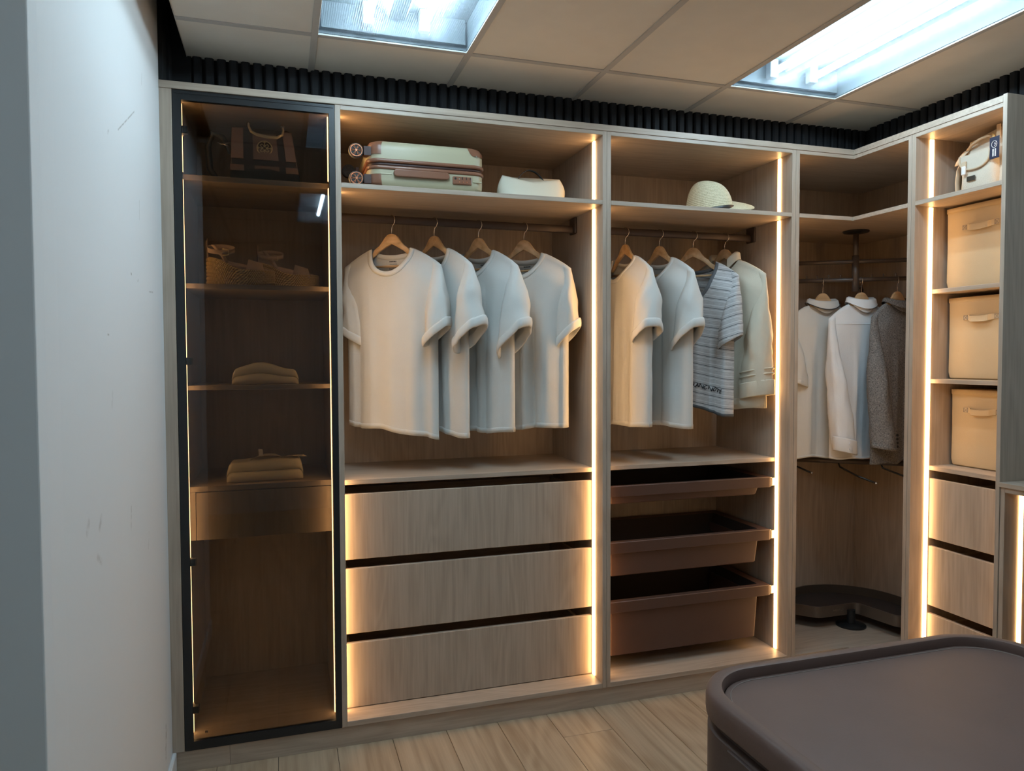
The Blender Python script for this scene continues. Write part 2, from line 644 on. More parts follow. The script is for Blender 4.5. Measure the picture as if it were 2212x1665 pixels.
def loft(name, rings, mat, parent=None, cap=(False, False), smooth=True, closed=True, uvs=None):
    n = len(rings[0])
    V = [p for r in rings for p in r]
    F = []
    for i in range(len(rings) - 1):
        for k in range(n if closed else n - 1):
            l = (k + 1) % n
            F.append((i * n + k, i * n + l, (i + 1) * n + l, (i + 1) * n + k))
    if cap[0]:
        F.append(tuple(range(n))[::-1])
    if cap[1]:
        F.append(tuple(range((len(rings) - 1) * n, len(rings) * n)))
    return obj(name, V, F, mat, parent, smooth, uvs)


def lathe(name, prof, mat, parent=None, n=24, c=(0, 0, 0), axis='z', smooth=True, cap=(True, True)):
    rings = []
    for r, h in prof:
        ring = []
        for k in range(n):
            a = 2 * PI * k / n
            x, y = r * math.cos(a), r * math.sin(a)
            p = {'z': (x, y, h), 'y': (x, h, y), 'x': (h, x, y)}[axis]
            ring.append((c[0] + p[0], c[1] + p[1], c[2] + p[2]))
        rings.append(ring)
    o = loft(name, rings, mat, parent, cap)
    fix(o)
    if smooth:
        smooth_by_angle(o)
    return o


def merge(parts):
    V, F = [], []
    for v, f in parts:
        b = len(V)
        V += list(v)
        F += [tuple(i + b for i in q) for q in f]
    return V, F


def bdata(x0, x1, y0, y1, z0, z1):
    v = [(x, y, z) for z in (z0, z1) for y in (y0, y1) for x in (x0, x1)]
    f = [(0, 2, 3, 1), (4, 5, 7, 6), (0, 1, 5, 4), (2, 6, 7, 3), (0, 4, 6, 2), (1, 3, 7, 5)]
    return v, f


def thing(name, label, cat, loc=(0, 0, 0), rz=0.0, group=None, local=False):
    o = bpy.data.objects.new(name, None)
    o.empty_display_size = 0.05
    COL.objects.link(o)
    o.location = loc
    o.rotation_euler = (0, 0, rz)
    TOPM[o.name] = (Matrix.Translation(Vector(loc)) @ Matrix.Rotation(rz, 4, 'Z'), local)
    return tag(o, label, cat, group)


def tag(o, label, cat, group=None):
    o['label'] = label
    o['category'] = cat
    if group:
        o['group'] = group
    return o


def struct(o, label=None):
    o['kind'] = 'structure'
    if label:
        o['label'] = label
    return o


def share(src, name, parent, offset):
    """another piece with the same mesh, moved"""
    o = bpy.data.objects.new(name, src.data)
    link(o, parent)
    o.location = offset
    return o


def sm(x):
    x = max(0.0, min(1.0, x))
    return x * x * (3 - 2 * x)


def text_mesh(s, size, shear=0.0, spacing=1.0, bold=0.0):
    cu = bpy.data.curves.new('lettering', 'FONT')
    cu.body = s
    cu.size = size
    cu.shear = shear
    cu.space_character = spacing
    cu.align_x = 'CENTER'
    cu.align_y = 'CENTER'
    cu.resolution_u = 3
    cu.offset = size * bold
    o = bpy.data.objects.new('lettering', cu)
    COL.objects.link(o)
    dg = bpy.context.evaluated_depsgraph_get()
    me = bpy.data.meshes.new_from_object(o.evaluated_get(dg))
    V = [tuple(v.co) for v in me.vertices]
    F = [tuple(p.vertices) for p in me.polygons]
    bpy.data.objects.remove(o)
    bpy.data.curves.remove(cu)
    bpy.data.meshes.remove(me)
    return V, F


# ------------------------------------------------------------------ key dimensions of the place
XB0, XB, XC, XD, XE, XF, XG, XR = .0441, .6347, .6563, 1.7946, 1.8348, 2.7991, 2.8432, 3.1656
XDM, XFM = (XD + XE) / 2, (XF + XG) / 2
ZB0, ZB, ZS0, ZS, ZT3, ZT2, ZT = .084, .106, 2.2739, 2.2932, 2.580, 2.598, 2.625
YB = .635                      # inner face of the wardrobe backs
XRB = 3.785                    # inner face of the back of the right-hand run
Y4A, Y4M, Y4B, Y5A, Y5B = -.334, -.3545, -.3752, -.7956, -.8139
ZC = 2.79                      # suspended ceiling
GX = [.5545 + .5885 * k for k in range(-6, 7)]
GY = [-.158 - 1.176 * k for k in range(0, 5)]

# ------------------------------------------------------------------ floor
fl = struct(box('floor', -2.7, 3.85, -5.0, .70, -.06, -.004, BLACKM, None, 0), 'oak plank floor')
pw, pl = .228, 1.22
proto = None
for i in range(-19, 11):
    x0 = 1.525 + i * pw
    if x0 < -2.72 or x0 > 3.7:
        continue
    off = [.0, .47, .83, .25, .66][i % 5]
    for j in range(-1, 5):
        yc = -.20 - off + pl - j * pl if i % 5 else -.20 + pl - j * pl
        y1 = yc
        y0 = yc - pl
        if y0 > .05 or y1 < -4.95:
            continue
        if proto is None:
            proto = box('plank', .0008, pw - .0008, .0008, pl - .0008, -.012, 0, FLOORW, fl, .0012)
            proto.location = (x0, y0, 0)
        else:
            share(proto, 'plank', fl, (x0, y0, 0))

# ------------------------------------------------------------------ walls
wl = struct(prism('wall_left', [(0, .70), (0, -1.36), (.006, -1.47), (.004, -1.516), (-2.9, -1.516), (-2.9, .70)], 0, 3.1, SCUFF, None, .003),
            'white painted wall with scratches and scuffs')
struct(box('baseboard_left', 0, .014, -1.50, .004, 0, .085, BASEB, None, .003), 'white baseboard')
struct(box('wall_west', -2.9, -2.75, -5.0, -1.516, 0, 3.1, GREYW, None, 0))
struct(box('wall_front', -2.9, 3.95, -5.12, -5.0, 0, 3.1, GREYW, None, 0))
wb = struct(box('wall_back', -.01, 3.95, .70, .80, 0, 3.1, GREYW, None, 0), 'back wall with charcoal slats above the wardrobes')
wr = struct(box('wall_right', 3.83, 3.95, -5.0, .70, 0, 3.1, GREYW, None, 0), 'right wall with charcoal slats above the wardrobes')

# dark slats above the cornice, back and right, and the ribbed return on the left
box('slat_backing', .0, 3.45, .206, .222, 2.60, 3.09, SLATB, wb, 0)
sl = None
x = .098
while x < 3.385:
    if sl is None:
        sl = prism('slat', [(0, .206), (0, .190), (.006, .182), (.028, .182), (.034, .190), (.034, .206)], 2.60, 2.802, SLAT, wb)
        sl.location = (x, 0, 0)
    else:
        share(sl, 'slat', wb, (x, 0, 0))
    x += .0455
box('slat_corner_board', .0, .094, .188, .206, 2.60, 3.09, SLAT, wb, .002)
box('side_board', .0, .014, .0, .206, 2.60, 3.09, SLATB, wb, .001)
rb = None
for k in range(7):
    if rb is None:
        rb = box('rib', .0, .024, .108, .114, 2.60, 3.09, SLAT, wb, .001)
    else:
        share(rb, 'rib', wb, (0, k * .0125, 0))
box('slat_backing', 3.413, 3.43, -2.40, .222, 2.60, 3.09, SLATB, wr, 0)
sl = None
y = .14
while y > -2.38:
    if sl is None:
        sl = prism('slat', [(3.413, 0), (3.397, 0), (3.389, -.006), (3.389, -.028), (3.397, -.034), (3.413, -.034)], 2.60, 2.802, SLAT, wr)
        sl.location = (0, y, 0)
    else:
        share(sl, 'slat', wr, (0, y, 0))
    y -= .0455

# ------------------------------------------------------------------ suspended ceiling
ce = struct(box('ceiling', -2.9, 3.95, -5.1, .80, 3.1, 3.15, SLATB, None, 0), 'suspended ceiling of beige tiles in a tee grid')
cx0, cx1, cy1, cy0 = .080, 3.412, .205, -5.0
LIGHTS = [(6, 0), (9, 0), (6, 2)]     # grid column, row


def tile(xa, xb, ya, yb):
    e = .0
    box('tile', xa + e, xb - e, ya + e, yb - e, ZC + .004, ZC + .016, TILE, ce, 0)


rows = [(GY[0], cy1)] + [(GY[k + 1], GY[k]) for k in range(4) if GY[k + 1] > -5.0] + [(-5.0, GY[3] - .0 if GY[4] < -5 else GY[4])]
rows = [(GY[0], cy1), (GY[1], GY[0]), (GY[2], GY[1]), (GY[3], GY[2]), (GY[4], GY[3]), (-5.0, GY[4])]
for ci in range(len(GX) - 1):
    xa, xb = GX[ci], GX[ci + 1]
    for ri, (ya, yb) in enumerate(rows):
        left = cx0 if ya > -1.6 else -2.75
        xa2, xb2 = max(xa, left), min(xb, cx1)
        ya2 = ya
        if xb2 - xa2 < .01 or yb - ya2 < .01:
            continue
        if ri == 1 and xa2 < 0 and xb2 > 0:
            pass
        if (ci, ri - 1) in LIGHTS:
            continue
        yb2 = min(yb, -1.517) if xb2 <= .001 else yb
        if xa2 < 0 < xb2 and yb > -1.517:
            tile(.001, xb2, -1.517, yb)
            yb2 = -1.517
        tile(xa2, xb2, ya2, yb2)
for ri in (1,):
    # ceiling over the open part of the room left of the wing wall's end
    pass
tw = .0125
for gy in GY:
    box('tee', cx0 if gy > -1.5 else -2.75, cx1, gy - tw, gy + tw, ZC, ZC + .006, TEE, ce, .0008)
for gx in GX:
    if gx < -2.7 or gx > 3.4:
        continue
    ytop = cy1 if gx > cx0 else -1.516
    box('tee', gx - tw, gx + tw, -5.0, ytop, ZC - .0006, ZC + .0055, TEE, ce, .0008)
box('edge_angle', cx0 - .002, cx0, -1.516, cy1, ZC, ZC + .022, TEE, ce, 0)


def troffer(xa, ya, label, sfx=''):
    xb, yb = xa + .5885 - tw, ya + 1.176 - tw
    xa, ya = xa + tw, ya + tw
    t = thing('ceiling_light' + sfx, label, 'light', ((xa + xb) / 2, (ya + yb) / 2, ZC), 0, 'recessed fluorescent ceiling lights')
    z0, z1 = ZC + .008, ZC + .115
    V, F = merge([bdata(xa - .004, xa, ya, yb, z0, z1), bdata(xb, xb + .004, ya, yb, z0, z1), bdata(xa, xb, ya - .004, ya, z0, z1),
                  bdata(xa, xb, yb, yb + .004, z0, z1), bdata(xa, xb, ya, yb, z1, z1 + .004)])
    obj('housing', V, F, HOUSING, t)
    box('lens', xa, xb, ya, yb, ZC + .002, ZC + .005, LENS, t, 0)
    cxm = (xa + xb) / 2
    prism('ballast_cover', [(cxm - .055, z1), (cxm - .03, z1 - .045), (cxm + .03, z1 - .045), (cxm + .055, z1)], ya + .05, yb - .05, HOUSING, t, 0, axis='y')
    for sx in (-.105, .105):
        tube('fluorescent_tube' + sfx, [(cxm + sx, ya + .075, z0 + .05), (cxm + sx, yb - .075, z0 + .05)], .0135, TUBEM, t, 12)
        for ye in (ya + .055, yb - .055):
            so = box('lamp_socket', cxm + sx - .02, cxm + sx + .02, ye - .018, ye + .018, z0 + .025, z1, GREYP, t, .003)
    for ye in (ya + .022, yb - .022):
        box('end_plate', xa + .01, xb - .01, ye - .003, ye + .003, z0 + .012, z1, GREYP if False else HOUSING, t, 0)
    return t


names = {(6, 0): 'two-tube ceiling light with ribbed lens above the suitcase and hanging tees',
         (9, 0): 'two-tube ceiling light with ribbed lens nearest the corner cabinet',
         (6, 2): 'two-tube ceiling light in the rear of the room, mirrored in the glass door'}
for (ci, ri) in LIGHTS:
    troffer(GX[ci], GY[ri + 1], names[(ci, ri)], '_offscreen' if ri == 2 else '')

# ------------------------------------------------------------------ trims that run past several units
struct(prism('trim_1', [(0, -.004), (XR - .004, -.004), (XR - .004, Y5A), (3.39, Y5A), (3.39, .19), (0, .19)], ZT2, ZT, WX, None, .0015), 'light wood cornice board along the tops of the wardrobes')
t2 = struct(box('trim_2', .205, XR + .012, .008, .026, 0, ZB0, PLINTH, None, .0008), 'wood plinth below the wardrobes')
box('plinth_board', .012, .2044, .008, .026, 0, ZB0, PLINTH, t2, .0008)
struct(box('trim_3', XR + .008, XR + .026, Y5B, .008, 0, ZB0, PLINTH, None, .0008), 'wood plinth below the shelf tower')
struct(box('trim_4', .0, XB0 - .001, .0, .022, ZB0, ZT2, WZ, None, .001), 'narrow wood filler strip beside the glass door')


def led(parent, x, y, z0, z1, nx=0, ny=0, w=.012, t=.005):
    """a thin light strip standing a little proud of the panel; nx / ny: the way it faces"""
    if nx:
        return box('led_strip', x, x + nx * t, y - w, y + w, z0, z1, LEDM, parent, 0)
    return box('led_strip', x - w, x + w, y, y + ny * t, z0, z1, LEDM, parent, 0)


LY = .094


def drawer_box(parent, x0, x1, y0, y1, z0, z1, t=.014):
    """open-topped drawer body behind a drawer front"""
    V, F = merge([bdata(x0, x0 + t, y0, y1, z0, z1), bdata(x1 - t, x1, y0, y1, z0, z1), bdata(x0, x1, y0, y0 + t, z0, z1), bdata(x0, x1, y1 - t, y1, z0, z1), bdata(x0, x1, y0, y1, z0, z0 + t)])
    return obj('drawer_box', V, F, WX, parent)


# ------------------------------------------------------------------ glass-door cabinet
g1 = thing('glass_door_cabinet', 'tall cabinet behind a black-framed tinted glass door', 'cabinet', (.34, .30, ZB0))
gx0, gx1 = .064, .6135
box('side_panel', XB0, gx0, .024, YB + .012, ZB0, ZT2, WZ, g1)
box('side_panel', gx1, XB - .0005, .024, YB + .012, ZB0, ZT2, WZ, g1)
box('top_panel', gx0, gx1, .024, YB, ZT3, ZT2, WX, g1)
box('bottom_panel', gx0, gx1, .024, YB, ZB0, ZB, WX, g1)
box('back_panel', gx0, gx1, YB, YB + .012, ZB0, ZT2, WZ, g1)
for (za, zb) in ((2.2905, 2.3125), (1.8695, 1.889), (1.4685, 1.4865), (1.0635, 1.085)):
    box('shelf', gx0, gx1, .12, YB, za, zb, WX, g1)
box('drawer_filler', gx0, .0865, .12, .14, .870, 1.0635, WZ, g1)
dr = box('drawer', .0885, gx1 - .002, .12, .138, .870, 1.060, WZ, g1)
box('drawer_box', .092, gx1 - .006, .138, .56, .88, 1.04, WY, dr, 0)
for (za, zb) in ((ZB + .006, ZS0 + .012), (2.316, ZT3 - .006)):
    led(g1, gx0, LY, za, zb, nx=1, w=.009, t=.003)
    led(g1, gx1, LY, za, zb, nx=-1, w=.008, t=.003)
# the door
dx0, dx1, dz0, dz1 = XB0 + .001, XB - .001, ZB0, ZT2 - .004
fw = dict(l=.029, r=.022, t=.034, b=.034)
V, F = merge([bdata(dx0, dx0 + fw['l'], 0, .021, dz0, dz1), bdata(dx1 - fw['r'], dx1, 0, .021, dz0, dz1),
              bdata(dx0 + fw['l'], dx1 - fw['r'], 0, .021, dz0, dz0 + fw['b']), bdata(dx0 + fw['l'], dx1 - fw['r'], 0, .021, dz1 - fw['t'], dz1)])
door = obj('door', V, F, BLACK, g1)
box('door_bead', dx0 + .006, dx1 - .006, -.002, .0, dz1 - .012, dz1 - .006, BLACK, door, .0008)
box('glass_pane', dx0 + fw['l'] - .006, dx1 - fw['r'] + .006, .007, .011, dz0 + fw['b'] - .006, dz1 - fw['t'] + .006, GLASS, door, 0)
for zh in (2.4575, 1.5836, .8075, .2292):
    h = box('hinge', gx0 + .002, gx0 + .030, .022, .052, zh - .014, zh + .014, BLACK, door, .003)
    tube('hinge_arm', [(gx0 + .016, .05, zh - .01), (gx0 + .010, .075, zh - .004), (gx0 + .004, .095, zh - .002)], .006, BLACK, h, 6)
V, F = merge([bdata(.118, .1205, .0055, .0065, .142, .153), bdata(.1225, .125, .0055, .0065, .142, .153), bdata(.116, .127, .0055, .0065, .1465, .1485)])
obj('maker_mark', V, F, BLACK, door)

# ------------------------------------------------------------------ open wardrobe with three drawers
g2 = thing('open_wardrobe', 'wide open wardrobe with a clothes rod over three plain wood drawers', 'wardrobe', (1.22, .30, ZB0))
box('side_panel', XB, XC, .0, YB + .012, ZB0, ZT2, WZ, g2)
box('side_panel', XD, XDM - .0006, .0, YB + .012, ZB0, ZT2, WZ, g2)
box('top_panel', XC, XD, .0, YB, ZT3, ZT2, WX, g2)
box('bottom_panel', XC, XD, .0, YB, ZB0, ZB, WX, g2)
box('back_panel', XC, XD, YB, YB + .012, ZB0, ZT2, WZ, g2)
box('shelf', XC, XD, .0, YB, ZS0, ZS, WX, g2)
box('shelf', XC, XD, .112, YB, 1.061, 1.081, WX, g2)
for (za, zb) in ((.743, 1.021), (.426, .704), (.109, .386)):
    d_ = box('drawer', XC + .006, XD - .005, .112, .131, za, zb, WZ, g2, .0015)
    drawer_box(d_, XC + .02, XD - .02, .131, .60, za + .012, zb - .05)
for (za, zb) in ((ZB + .004, ZS0 - .004), (ZS + .002, ZT3 - .004)):
    led(g2, XC, LY, za, zb, nx=1)
    led(g2, XD, LY, za, zb, nx=-1)


def rod(parent, xa, xb, yc):
    z0, z1 = 2.199, 2.236
    poly = [(yc + .010 * c, (z0 + z1) / 2 + .0185 * s) for c, s in
            [(math.copysign(abs(math.cos(a)) ** .9, math.cos(a)), math.copysign(abs(math.sin(a)) ** .8, math.sin(a))) for a in [2 * PI * k / 20 for k in range(20)]]]
    r = prism('clothes_rod', poly, xa + .004, xb - .004, RODM, parent, 0, axis='x', smooth=True)
    for xx in (xa, xb - .012):
        box('rod_bracket', xx, xx + .012, yc - .036, yc + .036, 2.194, 2.2739, RODM, r, .009, 3, True)
    return r


rod(g2, XC, XD, .333)

# ------------------------------------------------------------------ open wardrobe with pull-out trays
g3 = thing('open_wardrobe', 'narrower open wardrobe with a clothes rod over three brown pull-out trays', 'wardrobe', (2.31, .30, ZB0))
box('side_panel', XDM + .0006, XE, .0, YB + .012, ZB0, ZT2, WZ, g3)
box('side_panel', XF, XFM - .0006, .0, YB + .012, ZB0, ZT2, WZ, g3)
box('top_panel', XE, XF, .0, YB, ZT3, ZT2, WX, g3)
box('bottom_panel', XE, XF, .0, YB, ZB0, ZB, WX, g3)
box('back_panel', XE, XF, YB, YB + .012, ZB0, ZT2, WZ, g3)
box('shelf', XE, XF, .0, YB, ZS0, ZS, WX, g3)
box('shelf', XE, XF, .112, YB, 1.063, 1.083, WX, g3)
for (za, zb) in ((ZB + .004, ZS0 - .004), (ZS + .002, ZT3 - .004)):
    led(g3, XE, LY, za, zb, nx=1, w=.009)
    led(g3, XF, LY, za, zb, nx=-1, w=.009)
rod(g3, XE, XF, .318)


def pull_tray(parent, zt, zm, zb):
    """a leather-covered tray: wide rim, tapered body, open top"""
    x0, x1, y0, y1 = 1.847, 2.772, .100, .60
    bx0, bx1, by0, by1 = 1.884, 2.706, .113, .57
    tp = .012

    def rr(xa, xb, ya, yb, z, r=.012, n=4):
        out = []
        for (cx, cy, a0) in ((xb - r, ya + r, -90), (xb - r, yb - r, 0), (xa + r, yb - r, 90), (xa + r, ya + r, 180)):
            for k in range(n + 1):
                a = math.radians(a0 + 90 * k / n)
                out.append((cx + r * math.cos(a), cy + r * math.sin(a), z))
        return out
    rings = [rr(x0 + .045, x1 - .045, y0 + .045, y1 - .045, zt - .004), rr(x0 + .003, x1 - .003, y0 + .003, y1 - .003, zt), rr(x0, x1, y0, y1, zt - .003),
             rr(x0, x1, y0, y1, zm + .002), rr(x0 + .002, x1 - .002, y0 + .002, y1 - .002, zm),
             rr(bx0, bx1, by0, by1, zm), rr(bx0 + tp * .25, bx1 - tp, by0 + .004, by1 - tp, zb + .004), rr(bx0 + tp * .25 + .004, bx1 - tp - .004, by0 + .008, by1 - tp, zb)]
    o = loft('tray', rings, LEATHER, parent, (False, True))
    fix(o)
    smooth_by_angle(o, .5)
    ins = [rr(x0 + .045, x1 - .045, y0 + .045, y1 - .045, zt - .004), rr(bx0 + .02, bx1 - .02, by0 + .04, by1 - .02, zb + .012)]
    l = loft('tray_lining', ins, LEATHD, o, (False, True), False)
    box('slide_rail', x1 - .006, XF - .004, y0 + .012, y1, zm + .012, zt - .010, RODM, o, .002)
    box('slide_end', x1 + .003, XF - .002, y0 + .004, y0 + .026, zm + .006, zt - .006, CHROME, o, .003, 2)
    box('slide_rail', XE + .001, x0 + .006, y0 + .012, y1, zm + .012, zt - .010, RODM, o, .002)
    box('slide_trim', x1 - .003, x1 + .003, y0 + .003, y0 + .03, zm + .003, zt - .003, STEEL, o, .001)
    return o


pull_tray(g3, .988, .936, .900)
pull_tray(g3, .721, .667, .556)
pull_tray(g3, .437, .384, .173)

# ------------------------------------------------------------------ corner wardrobe
g4 = thing('corner_wardrobe', 'L-shaped open corner wardrobe holding a rotating clothes rack', 'wardrobe', (3.4, .2, ZB0))
Lp = [(XG, .0), (XR, .0), (XR, Y4A), (XRB, Y4A), (XRB, YB), (XG, YB)]
box('side_panel', XFM + .0006, XG, .0, YB + .012, ZB0, ZT2, WZ, g4)
box('side_panel', XR, XRB + .012, Y4M + .0006, Y4A, ZB0, ZT2, WZ, g4)
prism('top_panel', Lp, ZT3, ZT2, WX, g4, .001)
prism('bottom_panel', Lp, ZB0, ZB, WX, g4, .001)
prism('shelf', Lp, ZS0, ZS, WX, g4, .001)
box('back_panel', XG, XRB, YB, YB + .012, ZB0, ZT2, WZ, g4)
box('back_panel', XRB, XRB + .012, Y4A, YB + .012, ZB0, ZT2, WZ, g4)
for (za, zb) in ((.55, ZS0 - .004), (ZS + .002, ZT3 - .004)):
    led(g4, XG, LY, za, zb, nx=1, w=.005, t=.003)
    led(g4, XR + LY, Y4A, za, zb, ny=1, w=.005, t=.003)

# ------------------------------------------------------------------ shelf tower on the right
g5 = thing('shelf_tower', 'narrow shelf tower with fabric boxes over wood drawers, lit by a bright strip', 'shelf unit', (3.47, -.58, ZB0))
box('side_panel', XR, XRB + .012, Y4B, Y4M - .0006, ZB0, ZT2, WZ, g5)
box('end_panel', XR - .004, XRB + .03, Y5B, Y5A, .0, ZT + .003, WZ, g5)
box('top_panel', XR, XRB, Y5A, Y4B, ZT3, ZT2, WY, g5)
box('bottom_panel', XR, XRB, Y5A, Y4B, ZB0, ZB, WY, g5)
box('back_panel', XRB, XRB + .012, Y5A, Y4B, ZB0, ZT2, WZ, g5)
box('shelf', XR, XRB, Y5A, Y4B, ZS0, ZS, WY, g5)
SX = XR + .107
for (za, zb) in ((1.879, 1.898), (1.4685, 1.4875), (1.067, 1.087)):
    box('shelf', SX, XRB, Y5A, Y4B, za, zb, WY, g5)
for (za, zb) in ((.752, 1.029), (.4385, .715), (.109, .400)):
    d_ = box('drawer', SX - .001, SX + .018, Y5A + .004, Y4B - .005, za, zb, WZ, g5, .0015)
    drawer_box(d_, SX + .018, XRB - .03, Y5A + .018, Y4B - .018, za + .012, zb - .05)
for (za, zb) in ((ZB + .004, ZS0 - .004), (ZS + .002, ZT3 - .004)):
    led(g5, XR + .091, Y4B, za, zb, ny=-1, w=.010)
    led(g5, XR + .091, Y5A, za, zb, ny=1, w=.008)

# ------------------------------------------------------------------ low counter cabinet beyond the tower
g6 = thing('counter_cabinet', 'counter-height wood cabinet with a lit niche beside the tall end panel', 'cabinet', (3.47, -1.4, 0))
box('countertop', XR - .012, XRB + .03, -2.05, Y5B - .0005, 1.068, 1.086, WY, g6)
box('side_panel', XR, XRB + .03, -.834, Y5B - .001, 0, 1.067, WZ, g6)
box('side_panel', XR, XRB + .03, -2.04, -2.02, 0, 1.067, WZ, g6)
box('top_rail', XR, XRB, -2.02, -.834, 1.046, 1.067, WY, g6)
box('back_panel', XRB, XRB + .012, -2.02, -.834, ZB0, 1.046, WZ, g6)
box('bottom_panel', XR, XRB, -2.02, -.834, ZB0, ZB, WY, g6)
box('plinth_board', XR + .008, XR + .026, -2.02, -.834, 0, ZB0, PLINTH, g6)
box('shelf', SX + .02, XRB, -2.02, -.834, .60, .62, WY, g6)
led(g6, XR + .087, -.834, ZB + .004, 1.043, ny=-1, w=.009)

# ------------------------------------------------------------------ hangers and garments
def hanger(X, Y, theta, zrod, label, group, mat=None, hook_r=.022, half=.186, gam=62):
    t = thing('clothes_hanger', label, 'hanger', (X, Y, zrod), -theta, group, True)
    top = -.081
    up = [(0, 0), (.010, -.001), (.020, -.005), (.032, -.016), (.045, -.034), (.060, -.053), (.080, -.067), (.110, -.084), (.160, -.108), (.205, -.134), (.219, -.146)]
    dn = [(.222, -.156), (.214, -.164), (.160, -.137), (.110, -.109), (.060, -.079), (.025, -.0585), (0, -.046)]
    k = half / .222
    R = [(s * k if s > .1 else s, z) for s, z in up + dn]
    poly = R[:-1] + [R[-1]] + [(-s, z) for s, z in R[::-1][1:-1]]
    poly = [(s, z + top) for s, z in poly]
    o = prism('shoulder_bar', poly, -.007, .007, mat or HANGW, t, .003, 2, axis='y', smooth=True)
    tube('cross_bar', [(-.172 * k, 0, top - .1465), (.172 * k, 0, top - .1465)], .0055, mat or HANGW, t, 8)
    c = -hook_r + .0007
    pts = [(0, 0, top - .01), (0, 0, top + .02), (.002, 0, top + .028)]
    a0, a1 = -75, 190
    for i in range(15):
        a = math.radians(a0 + (a1 - a0) * i / 14)
        pts.append(((hook_r + .0018) * math.cos(a), 0, c + (hook_r + .0018) * math.sin(a)))
    be = -(math.radians(gam) - theta)
    pts = [(x * math.cos(be), x * math.sin(be), z) for x, y, z in pts]
    tube('hook', pts, .0017, STEEL, t, 6)
    return t


